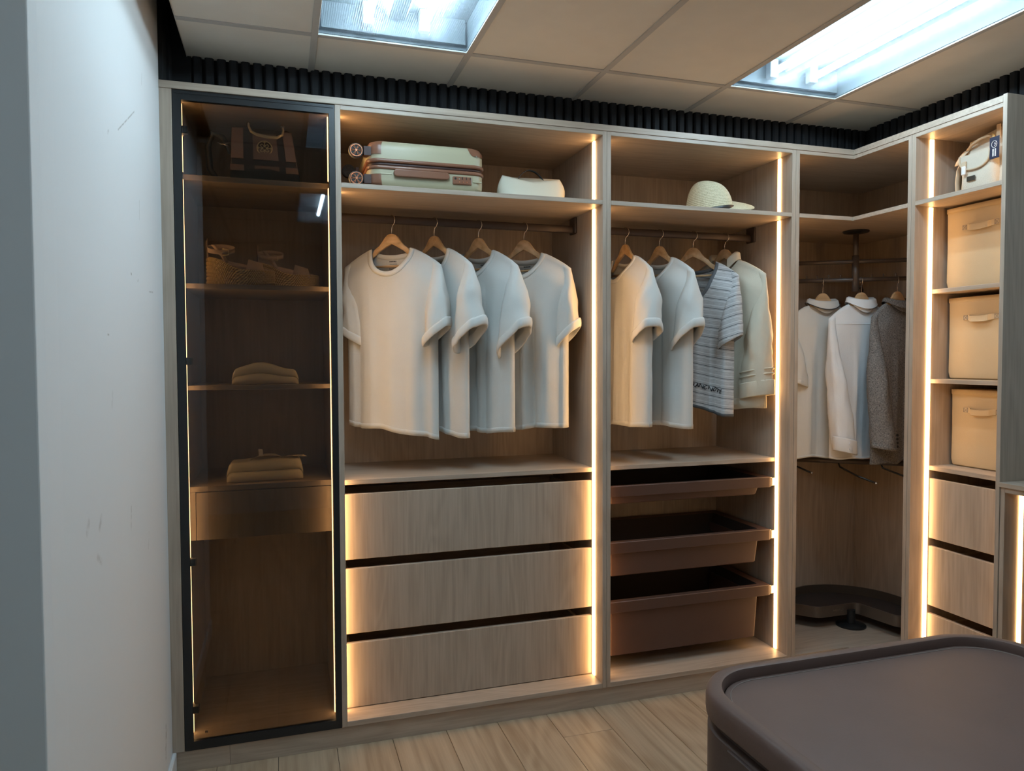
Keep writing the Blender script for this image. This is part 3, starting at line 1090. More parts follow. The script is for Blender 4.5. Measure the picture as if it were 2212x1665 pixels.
class Garment:
    def __init__(s, name, label, cat, X, Y, theta, P, group=None):
        s.P = P
        s.base = P['hem']
        s.t = thing(name, label, cat, (X, Y, s.base), -theta, group, True)

    def add(s, name, V, F, mat, smooth=True, uvs=None, parent=None):
        V = [(v[0], v[1], v[2] - s.base) for v in V]
        return obj(name, V, F, mat, parent or s.t, smooth, uvs)

    def W(s, z):
        P = s.P
        return P['sw'] + (P['bw'] - P['sw']) * sm((P['zs'] - z) / .28)

    def zsl(s, x):
        P = s.P
        a = max(0, min(1, (abs(x) - P['nw']) / (P['sw'] - P['nw'])))
        return P['zn'] + (P['zs'] - P['zn']) * a ** 1.25

    def neck(s, x, side):
        P = s.P
        a = min(1, abs(x) / P['nw'])
        d = P['df'] if side < 0 else P['db']
        if P.get('v') and side < 0:
            return P['zn'] - d * (1 - a) ** .92
        return P['zn'] - d * (1 - a ** 2.1) ** .55

    def D(s, side, x, z):
        """distance of the panel from the hanger's plane; side -1 front (towards -y), +1 back"""
        P = s.P
        W = s.W(z)
        u = max(-1, min(1, x / W))
        prof = (1 - abs(u) ** 2.6) ** .5
        zl = P['zn'] if abs(x) < P['nw'] else s.zsl(x)
        g = sm((zl - z) / .11)
        t = P['tf'] if side < 0 else P['tb']
        d = (.013 + t * g) * prof
        rampz = sm((P['zn'] - .10 - z) / .38)
        for (c, k, wd, A) in P['folds']:
            e = (u - c - k * (P['zn'] - z)) / wd
            d += P.get('nz', 1.0) * A * math.exp(-e * e) * rampz * min(1, 3 * prof) * (1 if side < 0 else -.6)
        nz = P.get('nz', 1.0)
        d += nz * .016 * noise.noise(Vector((x * 6 + P['seed'], z * 1.3, side * 3.0 + P['seed']))) * g * prof
        d += nz * .008 * noise.noise(Vector((x * 15 + P['seed'], z * 2.2, side * 3.0))) * rampz * prof
        d += nz * .0045 * (1 - 2 * abs(noise.noise(Vector(((x + .5 * z) * 14 + P['seed'], (z - .5 * x) * 5, side * 3.0))))) * g * prof * sm((abs(u) - .35) / .4)
        d += .003 * noise.noise(Vector((x * 18 + P['seed'], z * 9, side * 3.0))) * g * prof
        return max(d, -.02)

    def pt(s, side, x, z, off=0.0):
        return (x, side * (s.D(side, x, z) + off), z)

    def hemz(s, u):
        P = s.P
        return P['hem'] + P['skew'] * (-u) + .007 * math.sin(2.3 * u + P['seed']) + .004 * math.sin(7 * u + 2 * P['seed'])

    def cols(s):
        P = s.P
        m, k = 9, 9
        nk = [P['nw'] * math.sin(PI / 2 * i / m) for i in range(-m, m + 1)]
        outr = [P['nw'] + (P['sw'] - P['nw']) * math.sin(PI / 2 * i / k) for i in range(1, k + 1)]
        xs = [-x for x in outr[::-1]] + nk + outr
        return [x / P['sw'] for x in xs]

    def body(s, mat, rows=44, stripes=None):
        P = s.P
        us = s.cols()
        V, F, UV = [], [], []
        for side in (-1, 1):
            b = len(V)
            for u in us:
                xt = u * P['sw']
                zt = s.neck(xt, side) if abs(xt) <= P['nw'] + 1e-6 else s.zsl(xt)
                zh = s.hemz(u) + (P.get('backdrop', 0) if side > 0 else 0) * (1 - u * u)
                for r in range(rows + 1):
                    z = zh + (zt - zh) * r / rows
                    x = u * s.W(z)
                    V.append(s.pt(side, x, z))
                    UV.append((x, z + (stripes * x if stripes else 0) + .006 * noise.noise(Vector((x * 6, z * 3, 0)))))
            n = rows + 1
            for c in range(len(us) - 1):
                for r in range(rows):
                    q = (b + c * n + r, b + (c + 1) * n + r, b + (c + 1) * n + r + 1, b + c * n + r + 1)
                    F.append(q if side < 0 else q[::-1])
        # close the shoulders between the two panels
        n = rows + 1
        B = len(us) * n
        for sg in (-1, 1):
            cs = [c for c, u in enumerate(us) if sg * u * P['sw'] >= P['nw'] - 1e-6]
            b = len(V)
            for c in cs:
                x = us[c] * P['sw']
                z = s.zsl(x) + .004 * min(1, 6 * (1 - abs(us[c])) + .2)
                V.append((x, 0, z))
                UV.append((x, z + (stripes * x if stripes else 0)))
            for i in range(len(cs) - 1):
                f0, f1 = cs[i] * n + rows, cs[i + 1] * n + rows
                F.append((f0, f1, b + i + 1, b + i))
                F.append((b + i, b + i + 1, B + f1, B + f0))
        o = s.add('body', V, F, mat, True, UV)
        return fix(o, 2e-4, True)

    def hem_band(s, mat, h=.022, name='hem'):
        us = s.cols()
        V, F = [], []
        for side in (-1, 1):
            b = len(V)
            for u in us:
                zh = s.hemz(u) + (s.P.get('backdrop', 0) if side > 0 else 0) * (1 - u * u)
                for (dz, off) in ((-.001, -.001), (-.001, .0022), (h - .002, .0022), (h, .0003)):
                    z = zh + dz
                    x = u * s.W(z) * 1.002
                    V.append(s.pt(side, x, z, off))
            for c in range(len(us) - 1):
                for r in range(3):
                    q = (b + c * 4 + r, b + (c + 1) * 4 + r, b + (c + 1) * 4 + r + 1, b + c * 4 + r + 1)
                    F.append(q if side < 0 else q[::-1])
        return s.add(name, V, F, mat)

    def rib_collar(s, mat, rw=.022):
        P = s.P
        V, F = [], []
        for side in (-1, 1):
            N = 28
            b = len(V)
            pts = []
            for i in range(N + 1):
                x = P['nw'] * math.sin(PI / 2 * (2 * i / N - 1))
                pts.append(Vector((x, s.neck(x, side))))
            for i, p in enumerate(pts):
                a = pts[max(0, i - 1)]
                c = pts[min(N, i + 1)]
                tn = (c - a).normalized()
                nrm = Vector((tn.y, -tn.x))           # outwards, away from the opening
                if side > 0 and not False:
                    pass
                q = p + nrm * rw
                q.y = min(q.y, s.zsl(q.x) if abs(q.x) > P['nw'] else P['zn'])
                q.x = max(-P['nw'] - rw, min(P['nw'] + rw, q.x))
                mid = (p + q) / 2
                for (pp, off) in ((p, -.0024), (p, .0024), (mid, .0032), (q, .0026), (q, -.0018), (mid, -.003)):
                    V.append(s.pt(side, pp.x, pp.y, off))
            for i in range(N):
                for k in range(6):
                    l = (k + 1) % 6
                    F.append((b + i * 6 + k, b + i * 6 + l, b + (i + 1) * 6 + l, b + (i + 1) * 6 + k))
        o = s.add('neck_rib', V, F, mat)
        return fix(o)

    def fold_collar(s, mat, h=.034, fall=.058, gap=0.0, stripe=None, flare=1.22, ry=.046, kx=.86):
        P = s.P
        N = 36
        prof = [(.94, -.03), (.97, h - .004), (1.0, h), (1.06, h - .002), (1.12, h - .012), (flare * .97, h - fall + .004), (flare, h - fall), (flare * .98, h - fall - .001)]
        rings = []
        lifts = [.040, .010, .0, .004, .010, .024, .026, .026]
        for (k, dz), lf in zip(prof, lifts):
            r = []
            for i in range(N + 1):
                a = -PI / 2 + gap + (2 * PI - 2 * gap) * i / N
                fr = max(0, -math.sin(a))
                drop = (.05 * fr ** 3) if gap else .012 * fr
                bk = .006 * max(0, math.sin(a))
                r.append(((P['nw'] + .006) * kx * k * math.cos(a), ry * k * math.sin(a), P['zn'] + dz - drop + bk + lf * math.cos(a) ** 2))
            rings.append(r)
        V = [p for r in rings for p in r]
        n = N + 1
        F = [(i * n + j, i * n + j + 1, (i + 1) * n + j + 1, (i + 1) * n + j) for i in range(len(rings) - 1) for j in range(N)]
        o = s.add('collar', V, F, mat)
        fix(o, 1e-4)
        if stripe:
            pts = [(p[0] * 1.012, p[1] * 1.012, p[2] + .002 - s.base) for p in rings[6]]
            tube('collar_stripe', pts, .0025, stripe, o, 6)
        return o

    def sleeve(s, sgn, L, out, ae, be, drop, fw, mat, cuff='roll', cmat=None, nr=22, stripes=None, seed=0, name='sleeve', bow=0.0):
        P = s.P
        NS = 26

        def edge(w):
            xo = P['sw'] - .004 + out * (w ** .75) + bow * math.sin(PI * w)
            zo = P['zs'] + .003 - L * w
            xi0 = P['sw'] - .042
            xi = xi0 + (P['sw'] + out - 2 * ae - xi0) * sm(w * 1.15) + bow * math.sin(PI * w)
            zi = s.zsl(xi0) - .006 + (P['zs'] - L - drop - s.zsl(xi0)) * w
            return Vector((xo, zo)), Vector((xi, zi))

        def ring(w, scale=1.0, sh=0.0, rough=1.0):
            a, b = edge(min(1, max(0, w)))
            c = (a + b) / 2
            hv = (a - b) / 2
            a2, b2 = edge(.88)
            a3, b3 = edge(1.0)
            ax = ((a3 + b3) / 2 - (a2 + b2) / 2).normalized()
            bb = .012 + (be - .012) * sm(w * 1.9)
            cy = -fw * w
            out_ = []
            for k in range(NS):
                al = 2 * PI * k / NS
                m = 1 + rough * .17 * noise.noise(Vector((math.cos(al) * 1.6 + seed, math.sin(al) * 1.6, w * L * 9 + seed))) * sm(w * 3)
                m += rough * .09 * noise.noise(Vector((math.cos(al) * 4 + seed, math.sin(al) * 4, w * L * 22 + seed))) * sm(w * 3)
                ca, sa = math.cos(al), math.sin(al)
                sa = math.copysign(abs(sa) ** .85, sa)
                x = c.x + hv.x * ca * m * scale + ax.x * sh
                z = c.y + hv.y * ca * m * scale + ax.y * sh
                y = cy + bb * sa * m * scale
                out_.append((sgn * x, y, z))
            return out_
        rings = [ring(i / nr) for i in range(nr + 1)]
        V = [p for r in rings for p in r]
        UV = [(p[0], p[2] + (stripes * abs(p[0]) if stripes else 0)) for p in V]
        F = []
        for i in range(nr):
            for k in range(NS):
                l = (k + 1) % NS
                q = (i * NS + k, i * NS + l, (i + 1) * NS + l, (i + 1) * NS + k)
                F.append(q)
        F.append(tuple(range(NS)))
        o = s.add(name, V, F, mat, True, UV)
        bm = bmesh.new(); bm.from_mesh(o.data); bmesh.ops.recalc_face_normals(bm, faces=bm.faces); bm.to_mesh(o.data); bm.free()
        if cuff:
            if cuff == 'roll':
                prof = [(1.01, -.036), (1.07, -.036), (1.11, -.026), (1.12, -.010), (1.09, .002), (1.03, .005), (.97, .0), (.93, -.012), (.90, -.045)]
            elif cuff == 'hem':
                prof = [(1.003, -.022), (1.02, -.021), (1.02, .0), (.985, .002), (.96, -.02)]
            else:
                prof = [(1.01, -.075), (1.05, -.074), (1.06, -.07), (1.06, -.003), (1.03, .001), (.97, -.002), (.94, -.04)]
            rs = [ring(1.0, k, sh) for k, sh in prof]
            V = [p for r in rs for p in r]
            F = [(i * NS + k, i * NS + (k + 1) % NS, (i + 1) * NS + (k + 1) % NS, (i + 1) * NS + k) for i in range(len(rs) - 1) for k in range(NS)]
            UV = [(p[0], p[2] + (stripes * abs(p[0]) if stripes else 0)) for p in V]
            cu = s.add('cuff', V, F, cmat or mat, True, UV, o)
            fix(cu)
            o['_c'] = 1
            del o['_c']
            return o, ring
        return o, ring

    def neck_print(s, z0, rows, mat=None, x0=0.0):
        V, F = [], []
        rnd = random.Random(int(s.P['seed'] * 10))
        for (dz, hh, ww) in rows:
            x = x0 - ww / 2
            while x < x0 + ww / 2 - .002:
                l = rnd.uniform(.003, .008)
                b = len(V)
                for (xx, zz) in ((x, z0 + dz), (x + l, z0 + dz), (x + l, z0 + dz + hh), (x, z0 + dz + hh)):
                    V.append(s.pt(1, xx, zz, -.0025))
                F.append((b, b + 1, b + 2, b + 3))
                x += l + .0014
        return s.add('neck_print', V, F, mat or PRINT, False)


def folds(seed, n=5, amp=.022):
    r = random.Random(seed)
    out = []
    for i in range(n):
        c = -.85 + 1.7 * (i + r.uniform(.2, .8)) / n
        out.append((c, r.uniform(-.10, .10), r.uniform(.05, .14), r.choice([-1, 1, 1]) * amp * r.uniform(.5, 1.1)))
    return out


def tee(X, Y, theta, label, seed, hem, group, zrod=2.236, skew=.0, bw=.222, sw=.236, sl=(.27, .05, .085, .06, .10), sr=(.27, .05, .085, .06, .10), fs=None, fwl=.0, fwr=.02, tf=.055, tb=.05, nz=1.0, nw=.092):
    top = zrod - .081
    P = dict(zn=top - .068, zs=top - .148, nw=nw, sw=sw, bw=bw, hem=hem, df=.108, db=.026, tf=tf, tb=tb, nz=nz, folds=fs or folds(seed), skew=skew, seed=seed * 1.37)
    G = Garment('tee_shirt', label, 'shirt', X, Y, math.radians(theta), P, group)
    G.body(TEEW)
    G.hem_band(TEEW)
    G.rib_collar(RIBW)
    G.sleeve(1, *sr, fwr, TEEW, 'roll', RIBW, seed=seed)
    G.sleeve(-1, *sl, fwl, TEEW, 'roll', RIBW, seed=seed + 5)
    G.neck_print(P['zn'] - .075, [(.018, .004, .036), (.008, .0015, .034), (-.010, .0015, .04), (-.014, .0015, .04), (-.018, .0015, .038)])
    return G


BAY2 = 'white tees on wooden hangers over the three drawers'
H2 = 'wooden hangers over the three drawers'
spec2 = [
    (.904, 32, 'white crew-neck tee facing straight out, hanging beside the glass cabinet', 1, 1.262, .030, .220, .238,
     (.30, .012, .070, .05, .06), (.27, .062, .062, .055, .085), [(-.68, .0, .045, -.028), (-.38, .02, .14, .014), (.05, .03, .22, .012), (.56, -.02, .06, .024), (.80, -.02, .06, -.022)], .0, .055),
    (1.099, 57, 'white crew-neck tee with an open rolled right cuff, second from the glass cabinet', 2, 1.262, .020, .205, .236,
     (.27, .03, .070, .05, .08), (.27, .090, .075, .062, .11), None, .0, .03),
    (1.310, 56, 'white crew-neck tee with a long vertical crease, third from the glass cabinet', 3, 1.262, .010, .205, .236,
     (.27, .03, .070, .05, .08), (.28, .080, .078, .068, .13), [(-.3, .0, .05, -.020), (.02, .04, .035, .030), (.12, .04, .035, -.018), (.40, .0, .05, -.022), (.66, .0, .05, .028), (-.7, .0, .1, .012)], .0, .03),
    (1.535, 42, 'white crew-neck tee hanging nearest the lit strip, over the drawers', 4, 1.262, .0, .225, .240,
     (.27, .03, .070, .05, .08), (.27, .045, .060, .05, .10), [(-.5, .0, .1, .014), (.12, .03, .045, .028), (.30, .05, .05, -.020), (.62, -.10, .06, .022), (.85, .0, .06, -.014)], .0, .0),
]
for (X, th, lab, sd, hem, sk, bw, sw, sl_, sr_, fs, fwl, fwr) in spec2:
    hanger(X, .333, math.radians(th), 2.236, 'wooden hanger holding the ' + lab[:lab.index(' tee') + 4] + {1: ' beside the glass cabinet', 2: ' second from the glass cabinet', 3: ' third from the glass cabinet', 4: ' nearest the lit strip over the drawers'}[sd], H2)
    tee(X, .333, th, lab, sd, hem, BAY2, tf={1: .045, 2: .012}.get(sd, .055), tb={1: .004}.get(sd, .05), nz={1: .8, 2: .6}.get(sd, 1.0), skew=sk, bw=bw, sw=sw, sl=sl_, sr=sr_, fs=fs, fwl=fwl, fwr=fwr)

BAY3 = 'clothes on wooden hangers over the pull-out trays'
H3 = 'wooden hangers over the pull-out trays'
tA = (2.0616, 84, 'white crew-neck tee seen edge-on, hanging first over the pull-out trays', 5, 1.255, .0, .215, .236,
      (.27, .02, .07, .05, .08), (.27, .060, .075, .062, .08), [(-.5, .02, .06, .016), (-.2, .02, .05, -.014), (.1, .03, .05, .016), (.45, .0, .06, -.016), (.75, .0, .08, .02)], .0, .02)
tB = (2.2527, 75, 'white crew-neck tee with a drooping rolled cuff beside the striped shirt', 6, 1.255, .0, .225, .236,
      (.27, .02, .07, .05, .08), (.27, .060, .078, .062, .12), [(-.4, .0, .1, .012), (.1, .02, .05, .014), (.3, .03, .05, -.014), (.7, .0, .08, .012)], .0, .02)
for (X, th, lab, sd, hem, sk, bw, sw, sl_, sr_, fs, fwl, fwr), hl in ((tA, 'wooden hanger holding the white tee seen edge-on over the trays'), (tB, 'wooden hanger holding the white tee beside the striped shirt')):
    hanger(X, .318, math.radians(th), 2.236, hl, H3)
    tee(X, .318, th, lab, sd, hem, BAY3, skew=sk, bw=bw, sw=sw, sl=sl_, sr=sr_, fs=fs, fwl=fwl, fwr=fwr)

# striped V-neck shirt
hanger(2.4472, .318, math.radians(50), 2.236, 'wooden hanger with a long bare arm holding the grey striped shirt', H3)
P = dict(zn=2.155 - .084, zs=2.155 - .158, nw=.122, sw=.238, bw=.215, hem=1.345, df=.190, db=.035, tf=.05, tb=.04,
         folds=[(-.5, .0, .12, .012), (.15, .10, .10, .014), (.62, -.03, .05, -.016), (.86, -.02, .06, .018)], skew=.045, seed=9.1)
G = Garment('striped_shirt', 'grey V-neck short-sleeved shirt with thin dark stripes and script at the hem', 'shirt', 2.4472, .318, math.radians(52), P, BAY3)
G.body(STRIPE, stripes=.20)
G.hem_band(STRIPE, .014)
G.rib_collar(HEATHC, .016)
G.sleeve(1, .30, .030, .062, .048, .06, .03, STRIPE, 'hem', STRIPE, stripes=-.35, seed=3)
G.sleeve(-1, .28, -.03, .045, .035, .06, .0, STRIPE, 'hem', STRIPE, stripes=-.35, seed=8)
V, F = text_mesh('BLANC NOTE', .027, .25, .9, .03)
V2 = [G.pt(-1, v[0] + .092, 1.440 + v[1] - .26 * v[0] + .004 * math.sin(v[0] * 160), .0028) for v in V]
G.add('script_print', V2, F, PRINT, False)
G.neck_print(P['zn'] - .06, [(.012, .006, .04), (-.004, .004, .03)], PRINT, -.02)

# beige overshirt
hanger(2.6341, .318, math.radians(68), 2.236, 'wooden hanger holding the beige overshirt', H3)
P = dict(zn=2.155 - .066, zs=2.155 - .150, nw=.085, sw=.242, bw=.245, hem=1.335, df=.12, db=.02, tf=.06, tb=.05, v=True,
         folds=[(.25, .0, .06, .014), (.5, .0, .06, -.012), (-.3, .0, .2, .01)], skew=.0, seed=4.4)
G = Garment('overshirt', 'beige long-sleeved overshirt with an open collar and tucked cuffs', 'shirt', 2.6341, .318, math.radians(68), P, BAY3)
G.body(BEIGEF)
G.hem_band(BEIGEF, .055, 'waistband')
G.fold_collar(BEIGEF, .040, .062, .55)
s_, ring = G.sleeve(1, .60, .045, .084, .070, .02, .01, BEIGEF, 'band', BEIGEF, seed=2, nr=34)
for sh in (-.105, -.13):
    rs = [ring(1.0, k, sh + d) for k, d in ((1.0, -.004), (1.045, -.002), (1.045, .002), (1.0, .004))]
    V = [p for r in rs for p in r]
    n = len(rs[0])
    F = [(i * n + k, i * n + (k + 1) % n, (i + 1) * n + (k + 1) % n, (i + 1) * n + k) for i in range(3) for k in range(n)]
    fix(G.add('sleeve_tuck', V, F, BEIGEF, True, None, s_))
G.sleeve(-1, .58, -.03, .05, .04, .02, .0, BEIGEF, 'band', BEIGEF, seed=6, nr=30)
V, F = [], []
b = 0
for i in range(21):
    z = P['zn'] - .12 - (P['zn'] - .12 - P['hem']) * i / 20
    for x in (-.022, .022):
        V.append(G.pt(-1, x, z, .004))
    if i:
        F.append((2 * i - 2, 2 * i - 1, 2 * i + 1, 2 * i))
G.add('placket', V, F, BEIGEF)

# ------------------------------------------------------------------ rotating rack in the corner
px, py = 3.405, .24
zr1, zr2 = 2.109, 2.011
rk = thing('rotating_rack', 'dark metal rotating clothes rack with two rails and a kidney-shaped tray', 'clothes rack', (px, py, ZB))
tube('pole', [(px, py, 1.948), (px, py, 2.14)], .0185, RODD, rk, 14)
tube('rear_post', [(px, py, 1.978), (3.53, .333, 1.978), (3.545, .343, 1.970), (3.545, .343, 1.02), (3.543, .335, 1.006), (3.535, .265, 1.006)], .010, RODD, rk, 10)
tube('pole', [(px, py, 2.10), (px, py, 2.262)], .014, RODD, rk, 14)
lathe('top_flange', [(.0, 2.2733), (.066, 2.2733), (.068, 2.270), (.062, 2.264), (.018, 2.260), (.0, 2.260)], BLACK, rk, 32, (px, py, 0), cap=(False, False))
lathe('pedestal', [(.0, ZB + .0006), (.078, ZB + .0006), (.078, ZB + .008), (.06, ZB + .013), (.022, ZB + .016), (.022, ZB + .09), (.0, ZB + .09)], BLACK, rk, 32, (px, py, 0), cap=(False, False))
ddx, ddy = .849, -.529
for zr in (zr1, zr2):
    tube('hanging_rail', [(px - ddx * .40, py - ddy * .40, zr), (px + ddx * .385, py + ddy * .385, zr)], .0115, RODD, rk, 12)
for i, t in enumerate([-.31, -.25, -.195, -.135, -.075, .08, .14, .20, .26]):
    lathe('rail_stud', [(.0, zr2 + .010), (.0035, zr2 + .010), (.0035, zr2 + .024), (.0055, zr2 + .027), (.0, zr2 + .031)], RODD, rk, 8, (px + ddx * t, py + ddy * t, 0), cap=(False, False))
# hook rail at the hems
ox, oy = .529 * .09, .849 * .09
hr = tube('hook_rail', [(px - ddx * .40 + ox, py - ddy * .40 + oy, 1.012), (px + ddx * .36 + ox, py + ddy * .36 + oy, 1.002)], .015, RODD, rk, 10)
for (t, ln, dn) in ((-.30, .05, -.055), (-.06, .15, -.09), (.16, .08, -.06), (.33, .05, -.06)):
    hx, hy = px + ddx * t + ox, py + ddy * t + oy
    ln += .07
    vx, vy = .30, -.954
    tube('hook', [(hx, hy, 1.000), (hx + vx * .01, hy + vy * .01, .975), (hx + vx * ln * .5, hy + vy * ln * .5, 1.0 + dn * .7), (hx + vx * ln, hy + vy * ln, 1.0 + dn)], .005, BLACK, hr, 6)
    lathe('hook_tip', [(.0, -.008), (.006, -.005), (.008, .0), (.006, .005), (.0, .008)], STEEL, hr, 10, (hx + vx * ln, hy + vy * ln, 1.0 + dn), cap=(False, False))


def rounded(poly, r, n=5):
    out = []
    m = len(poly)
    for i, (p, rr_) in enumerate(zip(poly, r)):
        if rr_ == 0:
            out.append(p)
            continue
        P0 = Vector(poly[i - 1]); P1 = Vector(p); P2 = Vector(poly[(i + 1) % m])
        d0 = (P0 - P1).normalized(); d2 = (P2 - P1).normalized()
        a = P1 + d0 * rr_
        b = P1 + d2 * rr_
        for k in range(n + 1):
            t = k / n
            q = (1 - t) ** 2 * a + 2 * t * (1 - t) * P1 + t * t * b
            out.append((q.x, q.y))
    return out


def tray_outline(o):
    r = .350 - o
    pts, rad = [], []
    nl = (px - .215 + o, py + .005 + o)
    nc = (px + .040 + o, py + .005 + o)
    nr_ = (px + .085 + o, py - .235 + o)
    for k in range(33):
        a = math.radians(-52 + (158 + 52) * k / 32)
        x_, y_ = px + r * math.cos(a), py + r * math.sin(a)
        pts.append((min(x_, XRB - .02 - o), min(y_, YB - .02 - o)))
        rad.append(0)
    pts += [nl, nc, nr_]
    rad += [.03, .035, .03]
    return rounded(pts, rad)


zt0, zt1 = .168, .228
oa, ob = tray_outline(0), tray_outline(.006)
rings = [[(x, y, zt0) for x, y in oa], [(x, y, zt1) for x, y in oa], [(x, y, zt1) for x, y in ob], [(x, y, zt0 + .012) for x, y in ob]]
trm = plain('tray_band_metal', (0.20, 0.165, 0.135), 0.32, 0.75)
trb = loft('tray_band', rings, trm, rk, smooth=False)
fix(trb)
smooth_by_angle(trb, .35)
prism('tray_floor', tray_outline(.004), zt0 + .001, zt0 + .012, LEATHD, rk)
V, F = text_mesh('HIGOLD', .018, .25, 1.0)
obj('maker_mark', [(px - .085 + v[0], py + .0035, .200 + v[1]) for v in V], F, STEEL, trb)

CR = 'clothes on the rotating corner rack'
HR = 'wooden hangers on the rotating corner rack'
zrr = zr2 + .0115


def corner_garment(name, label, cat, X, Y, th, mat, hl, sw, bw, hem, seed, fs, collar, sleeves, skew=0, tf=.02, tb=.01, nz=.6):
    hanger(X, Y, math.radians(th), zrr, hl, HR, half=sw - .058, gam=121)
    top = zrr - .081
    P = dict(zn=top - .070, zs=top - .150, nw=.088, sw=sw, bw=bw, hem=hem, df=.012, db=.03, tf=tf, tb=tb, nz=nz, folds=fs, skew=skew, seed=seed)
    G = Garment(name, label, cat, X, Y, math.radians(th), P, CR)
    G.body(mat)
    G.hem_band(mat, .012)
    G.fold_collar(mat, **collar)
    return G, P


GREYTRIM = plain('trim_charcoal', (0.06, 0.06, 0.065), 0.9)
G, P = corner_garment('polo_shirt', 'white polo shirt with a dark line round its collar, seen from behind', 'shirt', 3.265, .327, 6, TEEW,
                      'wooden hanger inside the white polo shirt', .222, .215, 1.035, 2.2, [(-.45, .0, .06, .014), (-.2, .0, .08, -.012), (.2, .0, .2, .01), (.6, .0, .08, .012)],
                      dict(h=.036, fall=.048, stripe=GREYTRIM), None, .0)
G.sleeve(-1, .33, .01, .065, .05, .03, .01, TEEW, 'hem', TEEW, seed=1)
G.sleeve(1, .33, .0, .05, .03, .03, -.03, TEEW, 'hem', TEEW, seed=4)
G, P = corner_garment('dress_shirt', 'white long-sleeved dress shirt with buttoned cuffs, seen from behind', 'shirt', 3.431, .224, 0, SHIRTW,
                      'wooden hanger inside the white dress shirt', .215, .200, 1.045, 5.2, [(-.3, .0, .06, .012), (.1, .0, .05, -.012), (.4, .0, .1, .01)],
                      dict(h=.040, fall=.050), None, .0)
s_, ring = G.sleeve(-1, .695, .022, .066, .052, .02, .075, SHIRTW, 'band', SHIRTW, seed=7, nr=36, bow=.012)
for sh in (-.022, -.05):
    c = ring(1.0, 1.07, sh)[20]
    lathe('button', [(.0, -.002), (.006, -.0015), (.006, .0015), (.0, .002)], WHITE, s_, 10, (c[0], c[1], c[2] - G.base), 'y', cap=(False, False))
G.sleeve(1, .64, -.01, .045, .03, .02, -.02, SHIRTW, 'band', SHIRTW, seed=9, nr=30)
V, F = [], []
us = G.cols()
for i, u in enumerate(us):
    z = P['zn'] - .105
    for dz, off in ((0, .002), (.004, .0025), (.008, .0005)):
        V.append(G.pt(-1, u * G.W(z) * .995, z + dz, off))
    if i:
        for k in range(2):
            F.append((3 * i - 3 + k, 3 * i + k, 3 * i + k + 1, 3 * i - 2 + k))
G.add('yoke_seam', V, F, SHIRTW)
G, P = corner_garment('blazer', 'grey tweed blazer seen from behind, hanging nearest the shelf tower', 'jacket', 3.577, .125, -6, TWEED,
                      'wooden hanger inside the grey tweed blazer',   .192, .185, 1.028, 6.1, [(-.2, .0, .08, .016), (.15, .0, .07, -.014), (.5, .0, .1, .012)],
                      dict(h=.030, fall=.042), None, .0)
s_, ring = G.sleeve(-1, .675, .050, .068, .055, .02, .075, TWEED, 'hem', TWEED, seed=2, nr=36, bow=.012)
for sh in (-.03, -.05, -.07, -.09):
    c = ring(1.0, 1.03, sh)[16]
    lathe('button', [(.0, -.003), (.007, -.002), (.007, .002), (.0, .003)], RUBBER, s_, 10, (c[0], c[1], c[2] - G.base), 'y', cap=(False, False))
G.sleeve(1, .60, -.03, .05, .045, .02, .0, TWEED, 'hem', TWEED, seed=9, nr=30)

# ------------------------------------------------------------------ suitcase on the shelf
def rrect(x0, x1, y0, y1, r, z, n=6):
    out = []
    for (cx, cy, a0) in ((x1 - r, y0 + r, -90), (x1 - r, y1 - r, 0), (x0 + r, y1 - r, 90), (x0 + r, y0 + r, 180)):
        for k in range(n + 1):
            a = math.radians(a0 + 90 * k / n)
            out.append((cx + r * math.cos(a), cy + r * math.sin(a), z))
    return out


sc = thing('suitcase', 'cream hard-shell suitcase with brown corners and zip band, lying on its side', 'suitcase', (1.01, .23, ZS))
sx0, sx1, sy0, sy1 = .768, 1.258, .030, .430
zl0, zl1, zu0, zu1 = ZS + .0006, 2.368, 2.407, 2.486
rows_lo = [(.030, zl0), (.012, zl0 + .004), (.002, zl0 + .016), (0, zl0 + .03), (0, zl1)]
rows_up = [(0, zu0), (0, zu1 - .040), (.003, zu1 - .022), (.012, zu1 - .007), (.026, zu1), (.06, zu1 + .003)]
for nm, rws, cp in (('lower_shell', rows_lo, (True, True)), ('upper_shell', rows_up, (True, True))):
    o = loft(nm, [rrect(sx0 + i, sx1 - i, sy0 + i, sy1 - i, max(.012, .05 - i * .4), z) for i, z in rws], CREAM, sc, cp)
    fix(o)
    smooth_by_angle(o, .6)
    if nm == 'lower_shell':
        for (xa, xb, zz) in ((.815, .865, 2.347), (1.205, 1.245, 2.338)):
            box('shell_rib', xa, xb, sy0 - .0025, sy0 + .004, zz - .003, zz + .003, CREAM, o, .002, 2)
bands = [(zl1 - .002, zl1 + .013, .005, CASEB, 'zip_band'), (zl1 + .013, zu0 - .013, -.001, ZIPM, 'zip'), (zu0 - .013, zu0 + .002, .005, CASEB, 'zip_band')]
for (za, zb, e, mt, nm) in bands:
    r_ = [rrect(sx0 - e + .003, sx1 + e - .003, sy0 - e + .003, sy1 + e - .003, .05, za), rrect(sx0 - e, sx1 + e, sy0 - e, sy1 + e, .05, za + .003),
          rrect(sx0 - e, sx1 + e, sy0 - e, sy1 + e, .05, zb - .003), rrect(sx0 - e + .003, sx1 + e - .003, sy0 - e + .003, sy1 + e - .003, .05, zb)]
    fix(loft(nm, r_, mt, sc, (True, True)))


